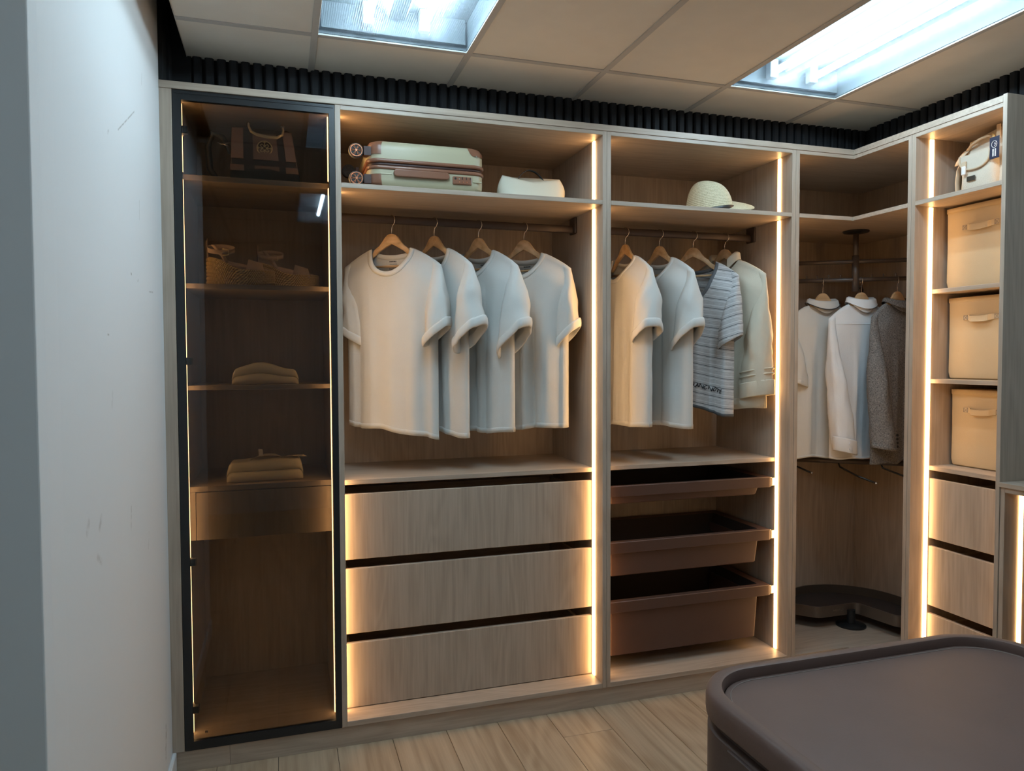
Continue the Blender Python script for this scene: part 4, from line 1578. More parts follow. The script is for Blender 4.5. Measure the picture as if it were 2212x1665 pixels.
def corner_cap(rws, left, front_len, side_len, e=.003, zmin=0, zmax=9, up=True):
    """a skin over the front vertical edge of a shell, wrapping both faces"""
    rings = []
    for i, z in rws:
        if not (zmin <= z <= zmax):
            continue
        i2 = i - e
        tq = max(0, min(1, (z - zmin) / (min(zmax, zu1 if up else zl1 - .012) - zmin)))
        tq = tq if up else 1 - tq
        fl_ = .004 + (front_len - .004) * math.sqrt(max(0, 1 - (1 - tq) ** 2.4))
        r = max(.012, .05 - i * .4) + e
        xa, xb, ya = sx0 + i2, sx1 - i2, sy0 + i2
        pts = []
        if left:
            pts.append((max(sx0 + .02 + fl_, xa + r + .001), ya, z))
            for k in range(9):
                a = math.radians(270 - 90 * k / 8)
                pts.append((xa + r + r * math.cos(a), ya + r + r * math.sin(a), z))
            pts.append((xa, sy0 + side_len, z))
        else:
            pts.append((min(sx1 - fl_ - .02, xb - r - .001), ya, z))
            for k in range(9):
                a = math.radians(-90 + 90 * k / 8)
                pts.append((xb - r + r * math.cos(a), ya + r + r * math.sin(a), z))
            pts.append((xb, sy0 + side_len, z))
        rings.append(pts)
    o = loft('corner_guard', rings, CASEB, sc, closed=False)
    return o


def dens(rws, n=4):
    out = []
    for (a, b), (c, d) in zip(rws[:-1], rws[1:]):
        for k in range(n):
            out.append((a + (c - a) * k / n, b + (d - b) * k / n))
    return out + [rws[-1]]


corner_cap(dens(rows_up), True, .030, .10, zmin=zu0 + .010, zmax=zu1 + .0005)
oc = corner_cap(dens(rows_up), False, .052, .10, zmin=zu0 + .030, zmax=zu1 + .0005)
lathe('rivet', [(.0, -.001), (.0035, -.0005), (.0025, .0015), (.0, .002)], STEEL, oc, 8, (1.222, sy0 - .003, 2.446), 'y', cap=(False, False))
corner_cap(dens(rows_lo), True, .034, .10, zmin=zl0, zmax=zl1 - .012, up=False)
# side handle and combination lock on the front face
hp = [(.872 + .0115 + .0145 * math.cos(math.radians(a)), 2.352 + .0145 * math.sin(math.radians(a))) for a in range(90, 271, 20)]
hp += [(1.100 - .0115 + .0145 * math.cos(math.radians(a)), 2.352 + .0145 * math.sin(math.radians(a))) for a in range(-90, 91, 20)]
hp = [(x, z - .0 * (x - .87)) for x, z in hp]
prism('side_handle', hp, sy0 - .016, sy0 + .002, CASEB, sc, .003, 2, axis='y')
lk = box('lock', 1.117, 1.200, sy0 - .007, sy0 + .002, 2.323, 2.357, CASEB, sc, .004, 2)
lathe('key_hole', [(.0, -.0085), (.0045, -.008), (.0045, -.006), (.0, -.006)], RUBBER, lk, 10, (1.129, sy0, 2.347), 'y', cap=(False, False))
lathe('lock_logo', [(.0, -.0085), (.0035, -.008), (.0035, -.006), (.0, -.006)], STEEL, lk, 4, (1.146, sy0, 2.347), 'y', cap=(False, False))
for xx in (1.159, 1.176, 1.193):
    box('dial_slot', xx - .0015, xx + .0015, sy0 - .0082, sy0 - .006, 2.344, 2.354, RUBBER, lk, 0)
for xx in (1.146, 1.162, 1.178):
    box('dial', xx - .002, xx + .002, sy0 - .0085, sy0 - .006, 2.331, 2.336, COPPER, lk, .0005)
for (yy, zz) in ((.056, 2.4375), (.40, 2.4375), (.056, 2.325), (.40, 2.325)):
    wx = .7215
    wh = lathe('wheel', [(.012, -.013), (.0285, -.012), (.030, -.008), (.030, .008), (.0285, .012), (.012, .013)], RUBBER, sc, 24, (wx, yy, zz), 'y', cap=(True, True))
    parts = []
    rim = []
    for k in range(24):
        a = 2 * PI * k / 24
        rim.append((wx + .0235 * math.cos(a), yy - .0135, zz + .0235 * math.sin(a)))
    parts.append(tube_data(rim, .0022, 6, True))
    for k in range(6):
        a = 2 * PI * k / 6
        for da in (-.16, .16):
            parts.append(tube_data([(wx + .004 * math.cos(a), yy - .014, zz + .004 * math.sin(a)), (wx + .0225 * math.cos(a + da), yy - .014, zz + .0225 * math.sin(a + da))], .0012, 5))
    parts.append(tube_data([(wx, yy - .016, zz), (wx, yy - .010, zz)], .0045, 8))
    V, F = merge(parts)
    obj('hub', V, F, COPPER if yy < .1 else RUBBER, wh)
    V, F = merge([bdata(wx + .004, sx0 + .012, yy + .013, yy + .022, zz - .012, zz + .012), bdata(wx + .030, sx0 + .012, yy - .018, yy + .022, zz - .018, zz + .018)])
    obj('wheel_fork', V, F, ZIPM, wh)

# ------------------------------------------------------------------ cream pouch with a black handle
pb = thing('pouch_bag', 'soft cream pouch bag with a thin black handle, beside the suitcase', 'bag', (1.52, .20, ZS))
rings = []
for i in range(15):
    t = i / 14
    z = ZS + .0005 + .118 * t
    hw = .152 - .012 * t ** 3 + .008 * math.sin(PI * t)
    hd = .070 * (1 - t) ** .55 + .010
    if i == 0:
        hw, hd = .142, .062
    ring = []
    for k in range(40):
        a = 2 * PI * k / 40
        c, s_ = math.cos(a), math.sin(a)
        x = math.copysign(abs(c) ** .45, c) * hw
        y = math.copysign(abs(s_) ** .7, s_) * hd
        wob = .007 * noise.noise(Vector((x * 12, y * 14, z * 14)))
        zz = z - (.016 * math.exp(-((x) / .07) ** 2) * t ** 2) + (.010 * (abs(x) / .15) ** 4 * t ** 2)
        ring.append((1.520 + x + wob + .004 * t, .195 + y * (1 + wob * 14) , zz))
    rings.append(ring)
o = loft('pouch', rings, POUCH, pb, (True, True))
fix(o)
hpts = [(1.455 + .135 * k / 16, .195 + .012 * math.sin(PI * k / 16), ZS + .100 + .062 * math.sin(PI * k / 16) ** .7) for k in range(17)]
V, F = [], []
for i, p in enumerate(hpts):
    for dy, dz in ((-.008, 0), (.008, 0), (.008, -.004), (-.008, -.004)):
        V.append((p[0], p[1] + dy, p[2] + dz))
    if i:
        for k in range(4):
            l = (k + 1) % 4
            F.append(((i - 1) * 4 + k, (i - 1) * 4 + l, i * 4 + l, i * 4 + k))
obj('handle', V, F, BLACK, pb, True)

# ------------------------------------------------------------------ straw cap
hc = thing('straw_cap', 'straw cap with a black band and a wide peak, on the shelf over the trays', 'hat', (2.45, .15, ZS))
cxh, cyh = 2.435, .150
V, UV, F = [], [], []
NR, NS_ = 18, 40
for i in range(NR + 1):
    t = i / NR
    a = t * PI / 2
    for k in range(NS_):
        al = 2 * PI * k / NS_
        rr_ = math.cos(a) ** .62 if i < NR else 0
        x = .117 * rr_ * math.cos(al) - .018 * t * t
        y = .105 * rr_ * math.sin(al)
        z = ZS + .001 + .154 * math.sin(a)
        z -= .010 * math.cos(al) * rr_ * t
        V.append((cxh + x, cyh + y, z))
        UV.append((al, t * .19 - .02 * math.cos(al) * (1 - t)))
for i in range(NR):
    for k in range(NS_):
        l = (k + 1) % NS_
        F.append((i * NS_ + k, i * NS_ + l, (i + 1) * NS_ + l, (i + 1) * NS_ + k))
obj('crown', V, F, STRAWC, hc, True, UV)
rings = []
for (h0, e) in ((-.002, .0005), (0, .003), (.034, .003), (.036, .0005)):
    rings.append([(cxh + (.117 + e) * math.cos(al) * (1 - .9 * max(0, h0) ** 2) - .0, cyh + (.105 + e) * math.sin(al), ZS + .004 + h0 * (.50 + .55 * math.cos(al)) * (1 if math.cos(al) > -.9 else 1) + (.004 if h0 < 0 else 0) * 0) for al in [2 * PI * k / 48 for k in range(48)]])
loft('hat_band', rings, BLACK, hc)
V, F, UV = [], [], []
NB, NK = 14, 56
for j, top in enumerate((1, 0)):
    b = len(V)
    for i in range(NB + 1):
        t = i / NB
        for k in range(NK + 1):
            al = 2 * PI * k / NK
            x = .105 + .128 * t * math.cos(al)
            y = .118 * t * math.sin(al)
            z = ZS + .066 + .40 * y + .05 * (x - .1) - .012 * t * t - (0 if top else .003)
            V.append((cxh + x, cyh + y, max(z, ZS + .001)))
            UV.append((al, t * .128))
    for i in range(NB):
        for k in range(NK):
            q = (b + i * (NK + 1) + k, b + i * (NK + 1) + k + 1, b + (i + 1) * (NK + 1) + k + 1, b + (i + 1) * (NK + 1) + k)
            F.append(q if top else q[::-1])
o = obj('peak', V, F, STRAWC, hc, True, UV)
box('size_tag', 2.600, 2.622, .075, .078, ZS + .001, ZS + .022, WHITE, hc, .0005)
box('back_strap', cxh - .124, cxh - .116, cyh - .02, cyh + .02, ZS + .001, ZS + .016, BLACK, hc, .002)

# ------------------------------------------------------------------ train case in the glass cabinet
tcs = thing('vanity_case', 'brown striped handbag case with a gold emblem and gold handle, behind the glass', 'bag', (.37, .24, 2.3125))
z0 = 2.3131
fy, dep = .165, .13


def case_front(x, z):
    """front face leans back a little"""
    return fy + .05 * (z - z0) / .23


def slab(name, pts, mat, lift, parent=tcs, thick=.003):
    n = len(pts)
    V = [(x, case_front(x, z) - lift - thick, z) for x, z in pts] + [(x, case_front(x, z) - lift + .001, z) for x, z in pts]
    F = [tuple(range(n)), tuple(range(n, 2 * n))[::-1]] + [(i, (i + 1) % n, n + (i + 1) % n, n + i) for i in range(n)]
    o = obj(name, V, F, mat, parent)
    return fix(o)


def xl(z): return .232 + .006 * (z - z0) / .23


def xr(z): return .505 - .030 * (z - z0) / .23


V = []
lev = [(z0, 0), (z0 + .20, 0), (z0 + .222, .006), (z0 + .232, .020)]
rings = []
for z, i in lev:
    f, bk = case_front(0, z), fy + dep + .05 - .02 * (z - z0) / .23
    rings.append([(xl(z) + i, f + i * .4, z), (xr(z) - i, f + i * .4, z), (xr(z) - i, bk - i, z), (xl(z) + i, bk - i, z)])
o = loft('case_body', rings, BAGDK, tcs, (True, True), False)
fix(o)
bevel(o, .006, 2)


def quad(xa, xb, za, zb):
    f = lambda x, z: xl(z) + (xr(z) - xl(z)) * x
    return [(f(xa, za), za), (f(xb, za), za), (f(xb, zb), zb), (f(xa, zb), zb)]


for (xa, xb, top) in ((.01, .19, .222), (.34, .72, .205), (.83, .985, .218)):
    slab('front_panel', quad(xa, xb, z0 + .092, z0 + top), BAGBR, .002)
for (xa, xb) in ((.0, .20), (.355, .715), (.81, .995)):
    slab('lower_panel', quad(xa, xb, z0 + .040, z0 + .066), BAGBL, .003)
slab('base_arch', [(xl(z0) + .275 * k / 24 * .96 + .006, z0 + .002 + .0) for k in (0, 24)] + [(xl(z0) + .27 * k / 24 + .0, z0 + .034 + .020 * math.sin(PI * (k - 4) / 16) * (1 if 4 <= k <= 20 else 0)) for k in range(24, -1, -1)], BLACK, .005)
# emblem: a ring with a cross of four curls
ex, ez = .366, z0 + .142
ey = case_front(0, ez) - .008
parts = []
R0 = .0215
parts.append(tube_data([(ex + R0 * math.cos(2 * PI * k / 28), ey, ez + R0 * math.sin(2 * PI * k / 28)) for k in range(28)], .0016, 6, True))
for q in range(4):
    a = q * PI / 2
    ca, sa = math.cos(a), math.sin(a)

    def T(u, v):
        return (ex + u * ca - v * sa, ey, ez + u * sa + v * ca)
    parts.append(tube_data([T(.004, 0), T(.018, 0)], .0013, 5))
    parts.append(tube_data([T(.017, -.004), T(.0195, 0), T(.017, .004)], .0011, 5))
    b45 = a + PI / 4
    cb, sb = math.cos(b45), math.sin(b45)

    def S(u, v):
        return (ex + u * cb - v * sb, ey, ez + u * sb + v * cb)
    for sg in (-1, 1):
        parts.append(tube_data([S(.004 + .0025 * (1 - math.cos(t)) + .008 * t / 5, sg * (.0008 + .0034 * math.sin(t))) for t in [PI * 1.6 * k / 12 for k in range(13)]], .0009, 5))
parts = [([(ex + (v[0] - ex) * 1.35, ey + (v[1] - ey) * 1.2, ez + (v[2] - ez) * 1.35) for v in vv], ff) for vv, ff in parts]
V, F = merge(parts)
obj('emblem', V, F, GOLD, tcs, True)
lathe('emblem_back', [(.0, .002), (.029, .002), (.029, .0045), (.0, .0045)], BAGDK, tcs, 28, (ex, ey, ez), 'y', cap=(False, False))
hz = z0 + .222
tube('handle', [(.305, fy + .03, hz + .02), (.306, fy + .016, hz + .002), (.315, fy + .004, hz - .022), (.338, fy - .006, hz - .036), (.38, fy - .012, hz - .044), (.415, fy - .006, hz - .042), (.436, fy + .004, hz - .026), (.440, fy + .016, hz - .004), (.437, fy + .03, hz + .012)],
     [.003, .0045, .0055, .006, .006, .006, .005, .004, .003], GOLD, tcs, 10)
for xx in (.305, .437):
    lathe('handle_ring', [(.004, -.004), (.008, -.002), (.008, .002), (.004, .004)], STEEL, tcs, 12, (xx, fy + .03, hz + .016), 'y')
tube('shoulder_strap', [(.236, fy + .09, z0 + .13), (.20, fy + .08, z0 + .19), (.165, fy + .08, z0 + .20), (.145, fy + .09, z0 + .15), (.15, fy + .1, z0 + .06), (.18, fy + .1, z0 + .016), (.235, fy + .1, z0 + .014)], .013, BLACK, tcs, 8)
tube('strap_clip', [(.185, fy + .05, z0 + .158), (.20, fy + .045, z0 + .150), (.215, fy + .04, z0 + .153), (.236, fy + .035, z0 + .157), (.236, fy + .035, z0 + .140), (.215, fy + .04, z0 + .148), (.20, fy + .045, z0 + .150)], .0018, STEEL, tcs, 6)

# ------------------------------------------------------------------ wedge sandals
def sandal(x0, x1, yc, label, buckle=True):
    zb = 1.8908
    L = x1 - x0
    t = thing('wedge_sandal', label, 'shoe', ((x0 + x1) / 2, yc, zb), 0, 'wedge sandals behind the glass')
    rows = 7
    hw = .040

    def outline(tt, grow=0.0):
        """closed footprint; t 0..1"""
        a = 2 * PI * tt
        u = math.cos(a)
        x = (x0 + x1) / 2 + (L / 2 - .009) * math.copysign(abs(u) ** .75, u)
        ww = hw * (1.0 + .12 * u)
        y = yc + ww * math.copysign(abs(math.sin(a)) ** .7, math.sin(a))
        return x, y

    def top(x):
        f = (x - x0) / L
        return .060 + .047 * (1 - sm((f - .04) / .50))
    sole = None
    parts = []
    UVs = []
    V, F = [], []
    for r in range(rows):
        n = 72
        pth = []
        rad = []
        for k in range(n):
            x, y = outline(k / n)
            h = top(x)
            spring = .010 * max(0, (x - x0) / L - .72) / .28
            rr = h / rows / 2
            pth.append((x, y, zb + spring + rr + (h - spring) * r / rows))
            rad.append(rr * 1.10)
        v, f = tube_data(pth, rad, 8, True)
        b = len(V)
        V += v
        F += [tuple(i + b for i in q) for q in f]
        for k in range(n):
            for m in range(8):
                UVs.append(((k / n) * 1.0 * 2.6 + r * .37, m / 8.0))
    sole = obj('rope_sole', V, F, ROPE, t, True, UVs)
    # solid core and insole
    rings = []
    n = 60
    pts = [outline(k / n) for k in range(n)]
    rings = [[(x, yc + (y - yc) * .93, zb + .004 + .009 * max(0, (x - x0) / L - .72) / .28) for x, y in pts], [(x, yc + (y - yc) * .93, zb + top(x) - .002) for x, y in pts]]
    loft('wedge_core', rings, SUEDE, sole, (True, True), False)
    rings = [[(x, yc + (y - yc) * .98, zb + top(x) - .003) for x, y in pts], [(x, yc + (y - yc) * .98, zb + top(x) + .003) for x, y in pts]]
    loft('insole', rings, SUEDE, t, (True, True), False)

    def band(name, path, wv, th=.003):
        """strap along path with width vector wv"""
        V, F = [], []
        m = len(path)
        for i, p in enumerate(path):
            p = Vector(p)
            tn = (Vector(path[min(i + 1, m - 1)]) - Vector(path[max(i - 1, 0)])).normalized()
            wd = Vector(wv[i] if isinstance(wv, list) else wv)
            nr = tn.cross(wd).normalized() * th / 2
            for q in (p - wd / 2 - nr, p + wd / 2 - nr, p + wd / 2 + nr, p - wd / 2 + nr):
                V.append(q)
            if i:
                for k in range(4):
                    l = (k + 1) % 4
                    F.append(((i - 1) * 4 + k, (i - 1) * 4 + l, i * 4 + l, i * 4 + k))
        F += [(0, 1, 2, 3), tuple(4 * m - 4 + k for k in (3, 2, 1, 0))]
        return fix(obj(name, V, F, SUEDE, t, True))
    # toe strap: an arch across the front
    xa = x0 + L * .70
    pth = [(xa, yc - .040 * math.cos(PI * k / 14), zb + .052 + .046 * math.sin(PI * k / 14)) for k in range(15)]
    band('toe_strap', pth, [(.072 - .02 * math.sin(PI * k / 14), 0, -.014) for k in range(15)])
    # ankle strap: a loop, and the uprights that hold it
    xc = x0 + L * .20
    za = zb + .155
    pth = [(xc + .052 * math.cos(2 * PI * k / 24) + .004, yc + .034 * math.sin(2 * PI * k / 24), za - .012 + .016 * math.sin(2 * PI * k / 24)) for k in range(25)]
    st = band('ankle_strap', pth, (0, 0, .018))
    for sy in (-.034, .034):
        band('upright', [(xc + .028, yc + sy, zb + .082), (xc + .012, yc + sy, zb + .115), (xc - .022, yc + sy * .9, za)], (.016, 0, 0))
    band('heel_strap', [(xc - .045, yc - .02, zb + .10), (xc - .049, yc, za + .02), (xc - .045, yc + .02, zb + .10)], (.004, 0, .02))
    if buckle:
        bx, by, bz = xc + .012, yc - .0385, za - .028
        tube('buckle', [(bx, by, bz + .013), (bx + .022, by + .002, bz + .010), (bx + .022, by + .002, bz - .010), (bx, by, bz - .013)], .0014, GOLD, st, 6)
    return t


sandal(.135, .405, .175, 'taupe wedge sandal with rope sole and gold buckle, in front of its pair')
sandal(.325, .585, .300, 'taupe wedge sandal with rope sole, half hidden behind its pair')

# ------------------------------------------------------------------ folded knitwear
def folded(name, label, x0, x1, y0, y1, zb, h, layers, mat, dome, seed, tilt=0.0):
    t = thing(name, label, 'clothing', ((x0 + x1) / 2, (y0 + y1) / 2, zb), 0, 'folded knitwear behind the glass')
    NX = 40
    rings = []
    for i in range(NX + 1):
        s_ = i / NX
        x = x0 + (x1 - x0) * s_
        e = min(1, (min(s_, 1 - s_) / .06)) ** .5
        hh = h * (.45 + .55 * e) * dome(s_)
        ring = []
        m = 10
        for L in range(layers):
            zc0, zc1 = hh * L / layers, hh * (L + 1) / layers
            for k in range(m):
                a = -PI / 2 + PI * (k + .5) / m
                yy = y0 + .010 * (1 - e) + .006 * L - (zc1 - zc0) * .45 * math.cos(a) + .005 * noise.noise(Vector((x * 9, L * 3.1, seed)))
                ring.append((x, yy, zb + (zc0 + zc1) / 2 + (zc1 - zc0) / 2 * math.sin(a)))
        for k in range(12):
            f = k / 11
            yy = y0 + .01 + (y1 - y0 - .02) * f
            zz = hh * (1 - .25 * f * f) + .006 * noise.noise(Vector((x * 14, yy * 14, seed))) * e
            ring.append((x, yy, zb + max(zz, .004)))
        for k in range(8):
            a = PI / 2 - PI * (k + .5) / 8
            ring.append((x, y1 + .02 * math.cos(a), zb + .38 * hh + .36 * hh * math.sin(a)))
        ring.append((x, y1 - .02, zb + .001))
        ring.append((x, y0 + .02, zb + .001))
        rings.append(ring)
    o = loft('folded_body', rings, mat, t, (True, True))
    fix(o)
    smooth_by_angle(o, 1.0)
    return t, o


def dome1(s_):
    return .62 + .38 * math.exp(-((s_ - .42) / .30) ** 2)


folded('folded_sweater', 'folded cream waffle-knit sweater heaped in the middle, on the shelf above the fleece', .224, .487, .19, .42, 1.4865, .092, 2, WAFFLE, dome1, 1.0)


def dome2(s_):
    return .88 + .12 * s_


t, o = folded('folded_fleece', 'folded cream fleece top with a small white tag, above the drawer behind glass', .198, .500, .185, .45, 1.085, .090, 2, FLEECE, dome2, 5.0)
V, F = [], []
for i in range(13):
    a = PI * i / 12
    for k in range(5):
        f = k / 4
        x = .36 + (.075 - .03 * f) * -math.cos(a)
        y = .215 + (.10) * f
        V.append((x, y + .03 * math.sin(a), 1.085 + .079 + .018 * math.sin(a) * (1 - f * .5) + .006 * f))
for i in range(12):
    for k in range(4):
        F.append((i * 5 + k, (i + 1) * 5 + k, (i + 1) * 5 + k + 1, i * 5 + k + 1))
obj('neck_band', V, F, FLEECE, t, True)
V, F = [], []
for i in range(21):
    x = .43 + .07 * (i / 20)
    dz = .004 * (i % 2)
    for k in range(6):
        V.append((x + .004 * k, .20 + .02 * k, 1.085 + .094 + .004 * math.sin(k) + dz - .002 * k))
for i in range(20):
    for k in range(5):
        F.append((i * 6 + k, (i + 1) * 6 + k, (i + 1) * 6 + k + 1, i * 6 + k + 1))
obj('ribbed_hem', V, F, FLEECE, t, False)
V = [(.322, .27, 1.178), (.340, .272, 1.176), (.337, .268, 1.208), (.320, .266, 1.210)]
obj('care_tag', V + [(x, y + .0012, z) for x, y, z in V], [(0, 1, 2, 3), (7, 6, 5, 4), (0, 4, 5, 1), (1, 5, 6, 2), (2, 6, 7, 3), (3, 7, 4, 0)], WHITE, t)

# ------------------------------------------------------------------ fabric boxes in the tower
def fabric_box(xf, y0, y1, zb, zt, label, hz_, hy0, hy1):
    t = thing('storage_box', label, 'box', (xf + .19, (y0 + y1) / 2, zb), 0, 'cream fabric storage boxes')
    rings = []
    for (i, z) in ((.012, zb), (.004, zb + .006), (.0, zb + .03), (.001, (zb + zt) / 2), (.0, zt - .02), (.0, zt - .004), (.004, zt)):
        rings.append(rrect(xf + i, xf + .36 - i, y0 + i, y1 - i, .008, z, 3))
    o = loft('box_body', rings, BOXF, t, (True, True))
    fix(o)
    smooth_by_angle(o, .7)
    rings = [rrect(xf - e, xf + .36 + e, y0 - e, y1 + e, .008, z, 3) for e, z in ((.0, zt - .022), (.0022, zt - .021), (.0022, zt - .001), (.0, zt))]
    fix(loft('top_binding', rings, BOXF, t))
    # strap handle
    V, F = [], []
    N = 20
    for i in range(N + 1):
        f = i / N
        y = hy0 + (hy1 - hy0) * f
        g = sm((f - .17) / .10) * sm((.83 - f) / .10)
        off = .003 + .017 * g
        for (dx, dz) in ((-off, -.0125), (-off, .0125), (-off + .0022, .0125), (-off + .0022, -.0125)):
            V.append((xf + dx, y, hz_ + dz - .008 * math.sin(PI * f) * g))
        if i:
            for k in range(4):
                l = (k + 1) % 4
                F.append(((i - 1) * 4 + k, (i - 1) * 4 + l, i * 4 + l, i * 4 + k))
    F += [(0, 1, 2, 3), tuple(4 * N + k for k in (3, 2, 1, 0))]
    h = fix(obj('handle', V, F, BOXS, t, False))
    for yc in (hy0 + .07 * (hy1 - hy0), hy1 - .07 * (hy1 - hy0)):
        w_ = .055 * abs(hy1 - hy0)
        ps = []
        c = [(yc - w_, hz_ - .010), (yc + w_, hz_ - .010), (yc + w_, hz_ + .010), (yc - w_, hz_ + .010)]
        for a, b in ((0, 1), (1, 2), (2, 3), (3, 0), (0, 2), (1, 3)):
            ps.append(tube_data([(xf - .0036, *c[a]), (xf - .0036, *c[b])], .0008, 4))
        V2, F2 = merge(ps)
        obj('stitching', V2, F2, STITCH, h)
    return t


fabric_box(3.335, -.778, -.392, 1.8986, 2.262, 'cream fabric storage box with strap handle, topmost of three in the tower', 2.165, -.475, -.655)
fabric_box(3.362, -.778, -.386, 1.4881, 1.858, 'cream fabric storage box with strap handle, middle of three in the tower', 1.765, -.465, -.640)
fabric_box(3.383, -.778, -.390, 1.0876, 1.440, 'cream fabric storage box with strap handle, just above the tower drawers', 1.348, -.455, -.640)

# ------------------------------------------------------------------ canvas backpack on top of the tower
bp = thing('backpack', 'beige canvas backpack with a flap pocket and a navy hang tag, topmost in the tower', 'bag', (3.40, -.60, ZS))
fx = 3.300
by0, by1 = -.750, -.468
rings = []
for i in range(13):
    t = i / 12
    z = ZS + .0008 + .226 * t + .0
    i0 = .012 * (1 - min(1, t / .1)) + .018 * t ** 2
    ring = rrect(fx + i0 + .012 * t, fx + .17 - i0 - .02 * t, by0 + i0 * .6, by1 - i0, .045 - .012 * t, z, 6)
    ring = [(x + .006 * noise.noise(Vector((x * 9, y * 9, z * 9))), y + .006 * noise.noise(Vector((x * 9 + 5, y * 9, z * 9))), zz + t * t * (.16 * (-.478 - y) + .012 * math.sin(y * 60))) for x, y, zz in ring]
    rings.append(ring)
o = loft('bag_body', rings, CANVAS, bp, (True, True))
fix(o)
# front pocket
pk = []
for (e, xo) in ((0, .0), (.004, -.016), (.014, -.026), (.03, -.030)):
    pk.append([(fx + .004 + xo, y, z) for y, z in [(by1 - .034 - e, ZS + .006 + e), (by0 + .075 + e, ZS + .006 + e), (by0 + .08 + e, ZS + .135 - e * .6), (by1 - .036 - e, ZS + .12 - e * .6)]])
o2 = loft('front_pocket', pk, CANVAS, bp, (False, True))
fix(o2)
bevel(o2, .006, 2)
# flap: half ellipse with piping
fy0, fy1, fzt = -.655, -.512, 2.462
fl_pts = [(fy1 + (fy0 - fy1) * (.5 - .5 * math.cos(PI * k / 18)), fzt - .0 - .066 * math.sin(PI * k / 18) ** .6) for k in range(19)]
xf_ = fx - .032
V = [(xf_, y, z) for y, z in fl_pts] + [(xf_ + .006, y, z) for y, z in fl_pts]
n = len(fl_pts)
F = [tuple(range(n)), tuple(range(n, 2 * n))[::-1]] + [(i, (i + 1) % n, n + (i + 1) % n, n + i) for i in range(n)]
fp = fix(obj('flap', V, F, CANVAS, bp))
tube('piping', [(xf_ - .001, y, z) for y, z in fl_pts], .0042, CANVST, fp, 8)
box('clip_tab', xf_ - .008, xf_, -.548, -.526, 2.412, 2.436, CANVST, fp, .002)
box('clip', xf_ - .012, xf_ - .002, -.548, -.528, 2.378, 2.416, plain('clip_white', (.75, .72, .70), .35), fp, .003)
box('badge', xf_ - .003, xf_ + .002, -.588, -.548, 2.348, 2.369, plain('badge_dark', (.03, .028, .022), .4), bp, .002)
# drawstring, straps, tag
tube('drawstring', [(fx + .02, -.505, 2.498), (fx + .004, -.54, 2.512), (fx - .002, -.58, 2.524), (fx - .002, -.62, 2.528), (fx + .006, -.632, 2.524)], .006, CANVST, bp, 8)
lathe('eyelet', [(.005, -.003), (.010, -.002), (.010, .002), (.005, .003)], GOLD, bp, 14, (fx + .008, -.632, 2.524), 'x')


def ribbon(name, path, wv, mat, parent, th=.004):
    V, F = [], []
    m = len(path)
    for i, p in enumerate(path):
        p = Vector(p)
        tn = (Vector(path[min(i + 1, m - 1)]) - Vector(path[max(i - 1, 0)])).normalized()
        wd = Vector(wv)
        nr = tn.cross(wd).normalized() * th / 2
        for q in (p - wd / 2 - nr, p + wd / 2 - nr, p + wd / 2 + nr, p - wd / 2 + nr):
            V.append(q)
        if i:
            for k in range(4):
                l = (k + 1) % 4
                F.append(((i - 1) * 4 + k, (i - 1) * 4 + l, i * 4 + l, i * 4 + k))
    F += [(0, 1, 2, 3), tuple(4 * m - 4 + k for k in (3, 2, 1, 0))]
    return fix(obj(name, V, F, mat, parent, True))


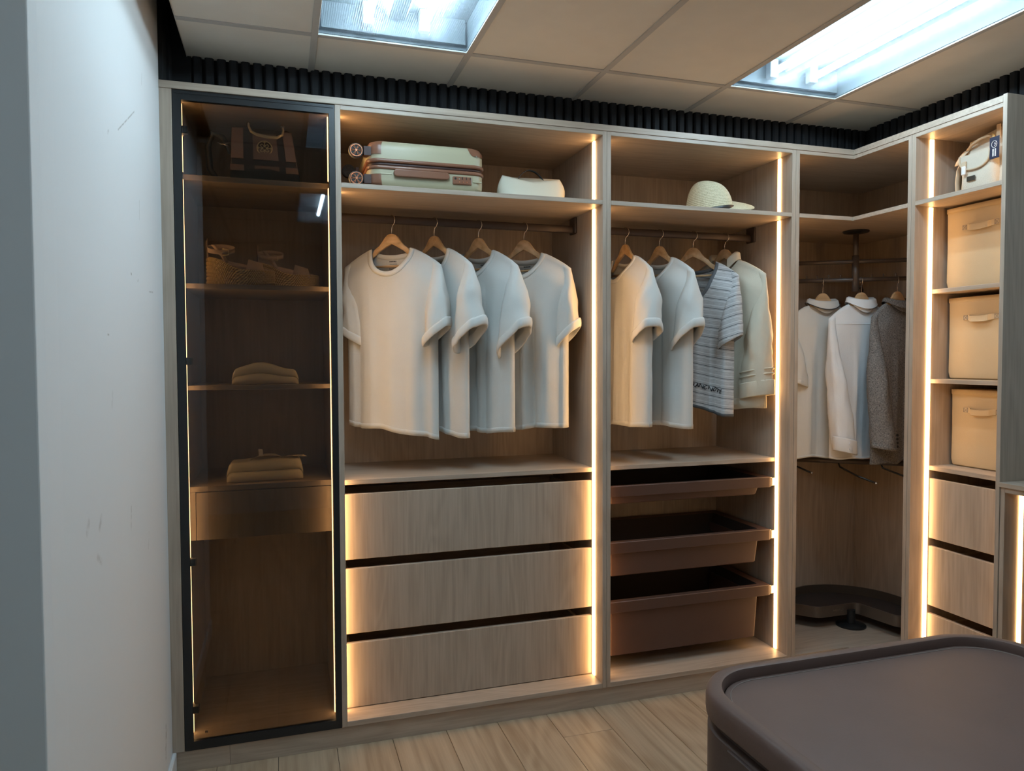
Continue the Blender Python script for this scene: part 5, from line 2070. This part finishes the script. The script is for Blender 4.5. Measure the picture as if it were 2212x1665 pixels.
ribbon('shoulder_strap', [(fx + .05, -.490, 2.485), (fx + .045, -.470, 2.46), (fx + .04, -.452, 2.42), (fx + .04, -.446, 2.37), (fx + .04, -.448, 2.33), (fx + .04, -.458, 2.296)], (.05, .010, 0), CANVST, bp)
ribbon('side_tab', [(fx + .025, -.500, 2.500), (fx + .004, -.497, 2.478), (fx - .006, -.486, 2.452), (fx - .008, -.480, 2.436)], (.004, .030, 0), CANVST, bp)
ribbon('top_handle', [(fx + .03, -.672, 2.532), (fx + .02, -.680, 2.565), (fx + .03, -.70, 2.572), (fx + .05, -.72, 2.55)], (.004, .03, 0), CANVST, bp)
box('tag_loop', fx - .012, fx - .008, -.684, -.666, 2.50, 2.560, CANVST, bp, .001)
tg = box('hang_tag', fx - .036, fx - .034, -.700, -.656, 2.415, 2.505, NAVY, bp, .0008)
parts = [tube_data([(fx - .0365, -.678 + .012 * math.cos(2 * PI * k / 24), 2.474 + .014 * math.sin(2 * PI * k / 24)) for k in range(24)], .0009, 5, True),
         tube_data([(fx - .0365, -.682 + .004 * math.sin(k * 1.1), 2.466 + .0016 * k) for k in range(11)], .0009, 5)]
rnd = random.Random(3)
for yy in (-.673, -.683):
    z = 2.455
    while z > 2.424:
        l = rnd.uniform(.003, .006)
        parts.append(bdata(fx - .0368, fx - .0362, yy - .0028, yy + .0028, z - l, z))
        z -= l + .001
V, F = merge(parts)
obj('tag_print', V, F, WHITE, tg)

# ------------------------------------------------------------------ leather-topped island
isl = thing('dressing_island', 'brown leather-covered island with rounded corners and a raised rim', 'island', (1.643, -2.2, 0))
ix0, ix1, iy0, iy1, ir = 1.216, 2.072, -2.75, -1.650, .15


def iring(e, z, n=14):
    return rrect(ix0 + e, ix1 - e, iy0 + e, iy1 - e, ir - e * .9, z, n)


prof = [(.020, .862), (.006, .866), (.001, .871), (0, .880), (0, .903), (.001, .911), (.004, .9165), (.009, .9192), (.014, .920), (.027, .9205), (.0305, .9195), (.0325, .916), (.0335, .908), (.034, .898)]
o = loft('top_rim', [iring(e, z) for e, z in prof], ISLE, isl, (True, False))
fix(o)
smooth_by_angle(o, .6)
o = loft('leather_inset', [iring(e, z) for e, z in ((.033, .880), (.0345, .897), (.037, .9005), (.05, .9008))], ISLE, isl, (False, True))
fix(o)
smooth_by_angle(o, .6)
tube('stitching', iring(.0475, .9012), .0009, STITCH, isl, 4, True)
o = loft('body', [iring(.004, z) for z in (.0, .846)] + [iring(.008, .850), iring(.016, .852)], ISLED, isl, (True, True))
fix(o)
smooth_by_angle(o, .6)
o = loft('neck', [iring(.016, .850), iring(.016, .865)], ISLED, isl)
dp = box('door_panel', ix0 - .0005, ix0 + .012, -2.58, -1.830, .03, .843, ISLED, isl, .0015)
